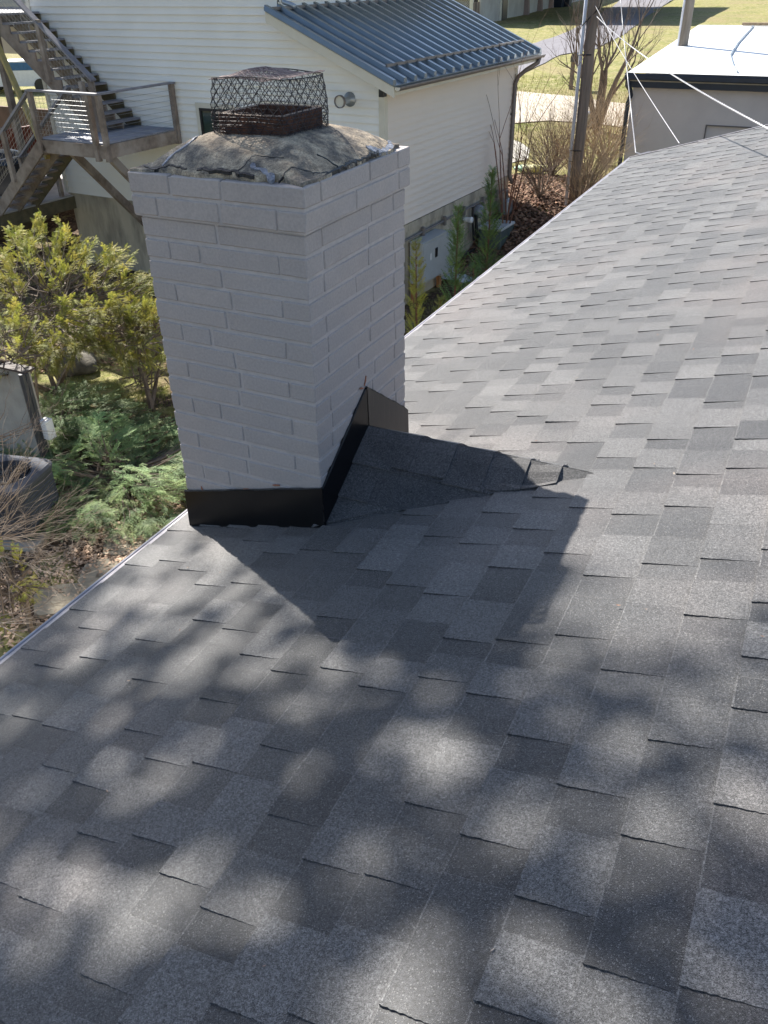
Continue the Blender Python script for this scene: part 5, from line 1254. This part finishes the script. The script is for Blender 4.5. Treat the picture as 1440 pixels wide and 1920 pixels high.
# ------------------------------------------------------------------ shade tree whose crown dapples the near roof (stands left of the view)
SPOTS = [(.30, -.76, .11), (.48, -.76, .12), (.05, -.66, .13), (-.03, -.77, .10), (-.12, -.95, .12), (-.37, -1.03, .13), (.20, -1.22, .09), (.29, -1.05, .08), (.77, -.96, .065), (.85, -1.0, .06), (.48, -.90, .08),
         (.84, -1.24, .065), (.93, -1.20, .06), (1.25, -.99, .12), (1.21, -.86, .10), (1.31, -.72, .12), (1.31, -1.08, .09), (1.27, -1.36, .06), (.97, -1.50, .13), (1.02, -1.62, .12), (.45, -1.56, .10), (.15, -1.54, .09),
         (1.34, -.56, .13), (1.12, -1.09, .05), (.97, -.66, .07), (-.30, -.30, .22), (-.05, -.45, .12), (-.5, -.6, .14), (.15, -.62, .08), (.62, -1.24, .055), (.72, -1.02, .05), (1.08, -.86, .05), (.56, -1.10, .06),
         (1.5, -1.0, .16), (1.55, -.6, .25), (1.15, -.42, .16), (1.30, -.30, .22), (1.0, -.36, .10), (1.2, -.62, .10), (1.24, -1.18, .08), (.0, -.30, .16), (-.25, -.48, .14), (-.45, -.8, .10), (.22, -.48, .12), (.36, -.66, .08), (.60, -.74, .08), (-.6, -.25, .2), (-.62, -1.0, .12), (.05, -.86, .07), (1.1, -.45, .10), (1.0, -1.34, .05), (.66, -1.42, .05), (-.1, -1.3, .07), (-.2, -.62, .10)]
_rs = random.Random(5)
SPOTS += [(_rs.uniform(-.65, 1.6), _rs.uniform(-1.8, -.45), _rs.uniform(.025, .06)) for _ in range(80)]
def shade_open(x, y):
    v = 0
    x += .09*noise.noise(Vector((x*7, y*7, 31))); y += .09*noise.noise(Vector((x*7, y*7, 47)))
    for a_, b_, r_ in SPOTS: v = max(v, math.exp(-((x-a_)**2+(y-b_)**2)/(r_*r_)*.9))
    return v
def shade_tree():
    random.seed(77); root = empty('shade_tree', (-9.6, 1.6, -5.45), label='tall leafy tree standing left of the view that dapples the near roof', cat='tree'); lb = MB(); wb = MB()
    def inv(P): return P-Vector((-9.6, 1.6, -5.45))
    cen = Vector((-6.2, 2.6, 5.8))
    wb.tube([inv(Vector(q)) for q in ((-9.6, 1.6, -5.6), (-9.55, 1.6, -2), (-9.2, 1.7, 2), (-8.2, 2.1, 4.8), (-6.8, 2.5, 7.5))], [.28, .24, .2, .14, .05], 10)
    for k in range(26):
        a_ = rnd(0, 6.28); e = cen + Vector((math.cos(a_)*rnd(.8, 2.6), math.sin(a_)*rnd(.8, 2.6), rnd(-1.2, 1.8)))
        s0 = Vector((-8.4+rnd(0, .8), 2.0+rnd(0, .6), rnd(3.8, 6.5))); wb.tube([inv(s0), inv(s0.lerp(e, .5)+Vector((0, 0, .3))), inv(e)], [.05, .03, .008], 5, cap=False)
    # leaves sampled along sun rays through the crown; gaps left where light comes through
    n = 0
    while n < 112000:
        x = rnd(-2.4, 3.6); y = rnd(-4.2, .35)
        if n % 4: x = rnd(-.8, 1.95); y = rnd(-2.1, .15)
        z = ZR+S*x; t = rnd(8.6, 14.0); P = Vector((x, y, z)) - SUND*t
        n += 1
        edge = max(0, min(1, (-y-.12+.30*noise.noise(Vector((x*2.1, 0, 4))))/.45)) if x > .8 else max(0, min(1, (-y+.0+.2*noise.noise(Vector((x*2, 0, 4))))/.30))
        nz_ = .5+.9*noise.noise(Vector((x*5.2, y*5.2, 11)))
        inside = -.75 < x < 1.7 and -1.95 < y
        op = shade_open(x, y) if inside else 0
        op *= .88+.5*noise.noise(Vector((x*9, y*9, 21))); op = min(1, max(0, op)); dens = edge*(1-op)*(1-op)
        if y > -.5: dens *= .55*(1 if nz_ > .45 else .25)
        if not inside: dens *= (1 if nz_ > .3 else .2)
        else: dens *= .12+.88*min(1, max(0, nz_*1.5))
        if random.random() > dens*(.62 if nz_ < .75 else .95)*(1 if x < 1.05 else .72): continue
        s_ = rnd(.022, .048); u = Vector((rnd(-1, 1), rnd(-1, 1), rnd(-1, 1))).normalized(); v = u.cross(Vector((rnd(-1, 1), rnd(-1, 1), rnd(-1, 1)))).normalized()
        P = inv(P); b = len(lb.v); lb.v += [tuple(P-u*s_), tuple(P-v*s_*.8), tuple(P+u*s_), tuple(P+v*s_*.8)]; lb.f.append((b, b+1, b+2, b+3)); lb.t.append(rnd(0, 1))
    PT(lb.build('crown', LEAF_T), root); PT(wb.build('trunk', POLEW, smooth=True), root)
shade_tree()

def side_tree():
    random.seed(78); B0 = Vector((-20.5, 8.0, -5.45)); root = empty('shade_tree', B0, label='second tall tree beyond the left edge that shades the side yard', cat='tree'); lb = MB(); wb = MB()
    wb.tube([Vector(q) for q in ((0, 0, -.2), (0, .1, 3), (.4, .3, 8), (1.0, .6, 12), (1.4, 1.0, 15))], [.3, .26, .2, .12, .05], 10)
    for k in range(22):
        a_ = rnd(0, 6.28); s0 = Vector((.4+rnd(0, .8), .3+rnd(0, .5), rnd(8, 14))); e = s0+Vector((math.cos(a_)*3, math.sin(a_)*3, rnd(.2, 2))); wb.tube([s0, s0.lerp(e, .5)+Vector((0, 0, .3)), e], [.05, .03, .008], 5, cap=False)
    n = 0
    while n < 26000:
        n += 1
        if n % 2: x = rnd(-8.6, -3.0); y = rnd(-2.5, 3.9)
        else: x = rnd(-13.5, -8.8); y = rnd(7.4, 9.8)
        if n % 2 and y > 3.55-(x+5.0)*.55: continue
        z = -5.4; P = Vector((x, y, z))-SUND*rnd(18.5, 23.5); nn = noise.noise(Vector((x*2.2, y*2.2, 5)))
        if nn > (.32 if n % 2 else .02): continue
        s_ = rnd(.05, .11); u = Vector((rnd(-1, 1), rnd(-1, 1), rnd(-1, 1))).normalized(); v = u.cross(Vector((rnd(-1, 1), rnd(-1, 1), rnd(-1, 1)))).normalized(); P = P-B0
        b = len(lb.v); lb.v += [tuple(P-u*s_), tuple(P-v*s_*.8), tuple(P+u*s_), tuple(P+v*s_*.8)]; lb.f.append((b, b+1, b+2, b+3)); lb.t.append(rnd(0, 1))
    PT(lb.build('crown', LEAF_T), root); PT(wb.build('trunk', POLEW, smooth=True), root)
side_tree()
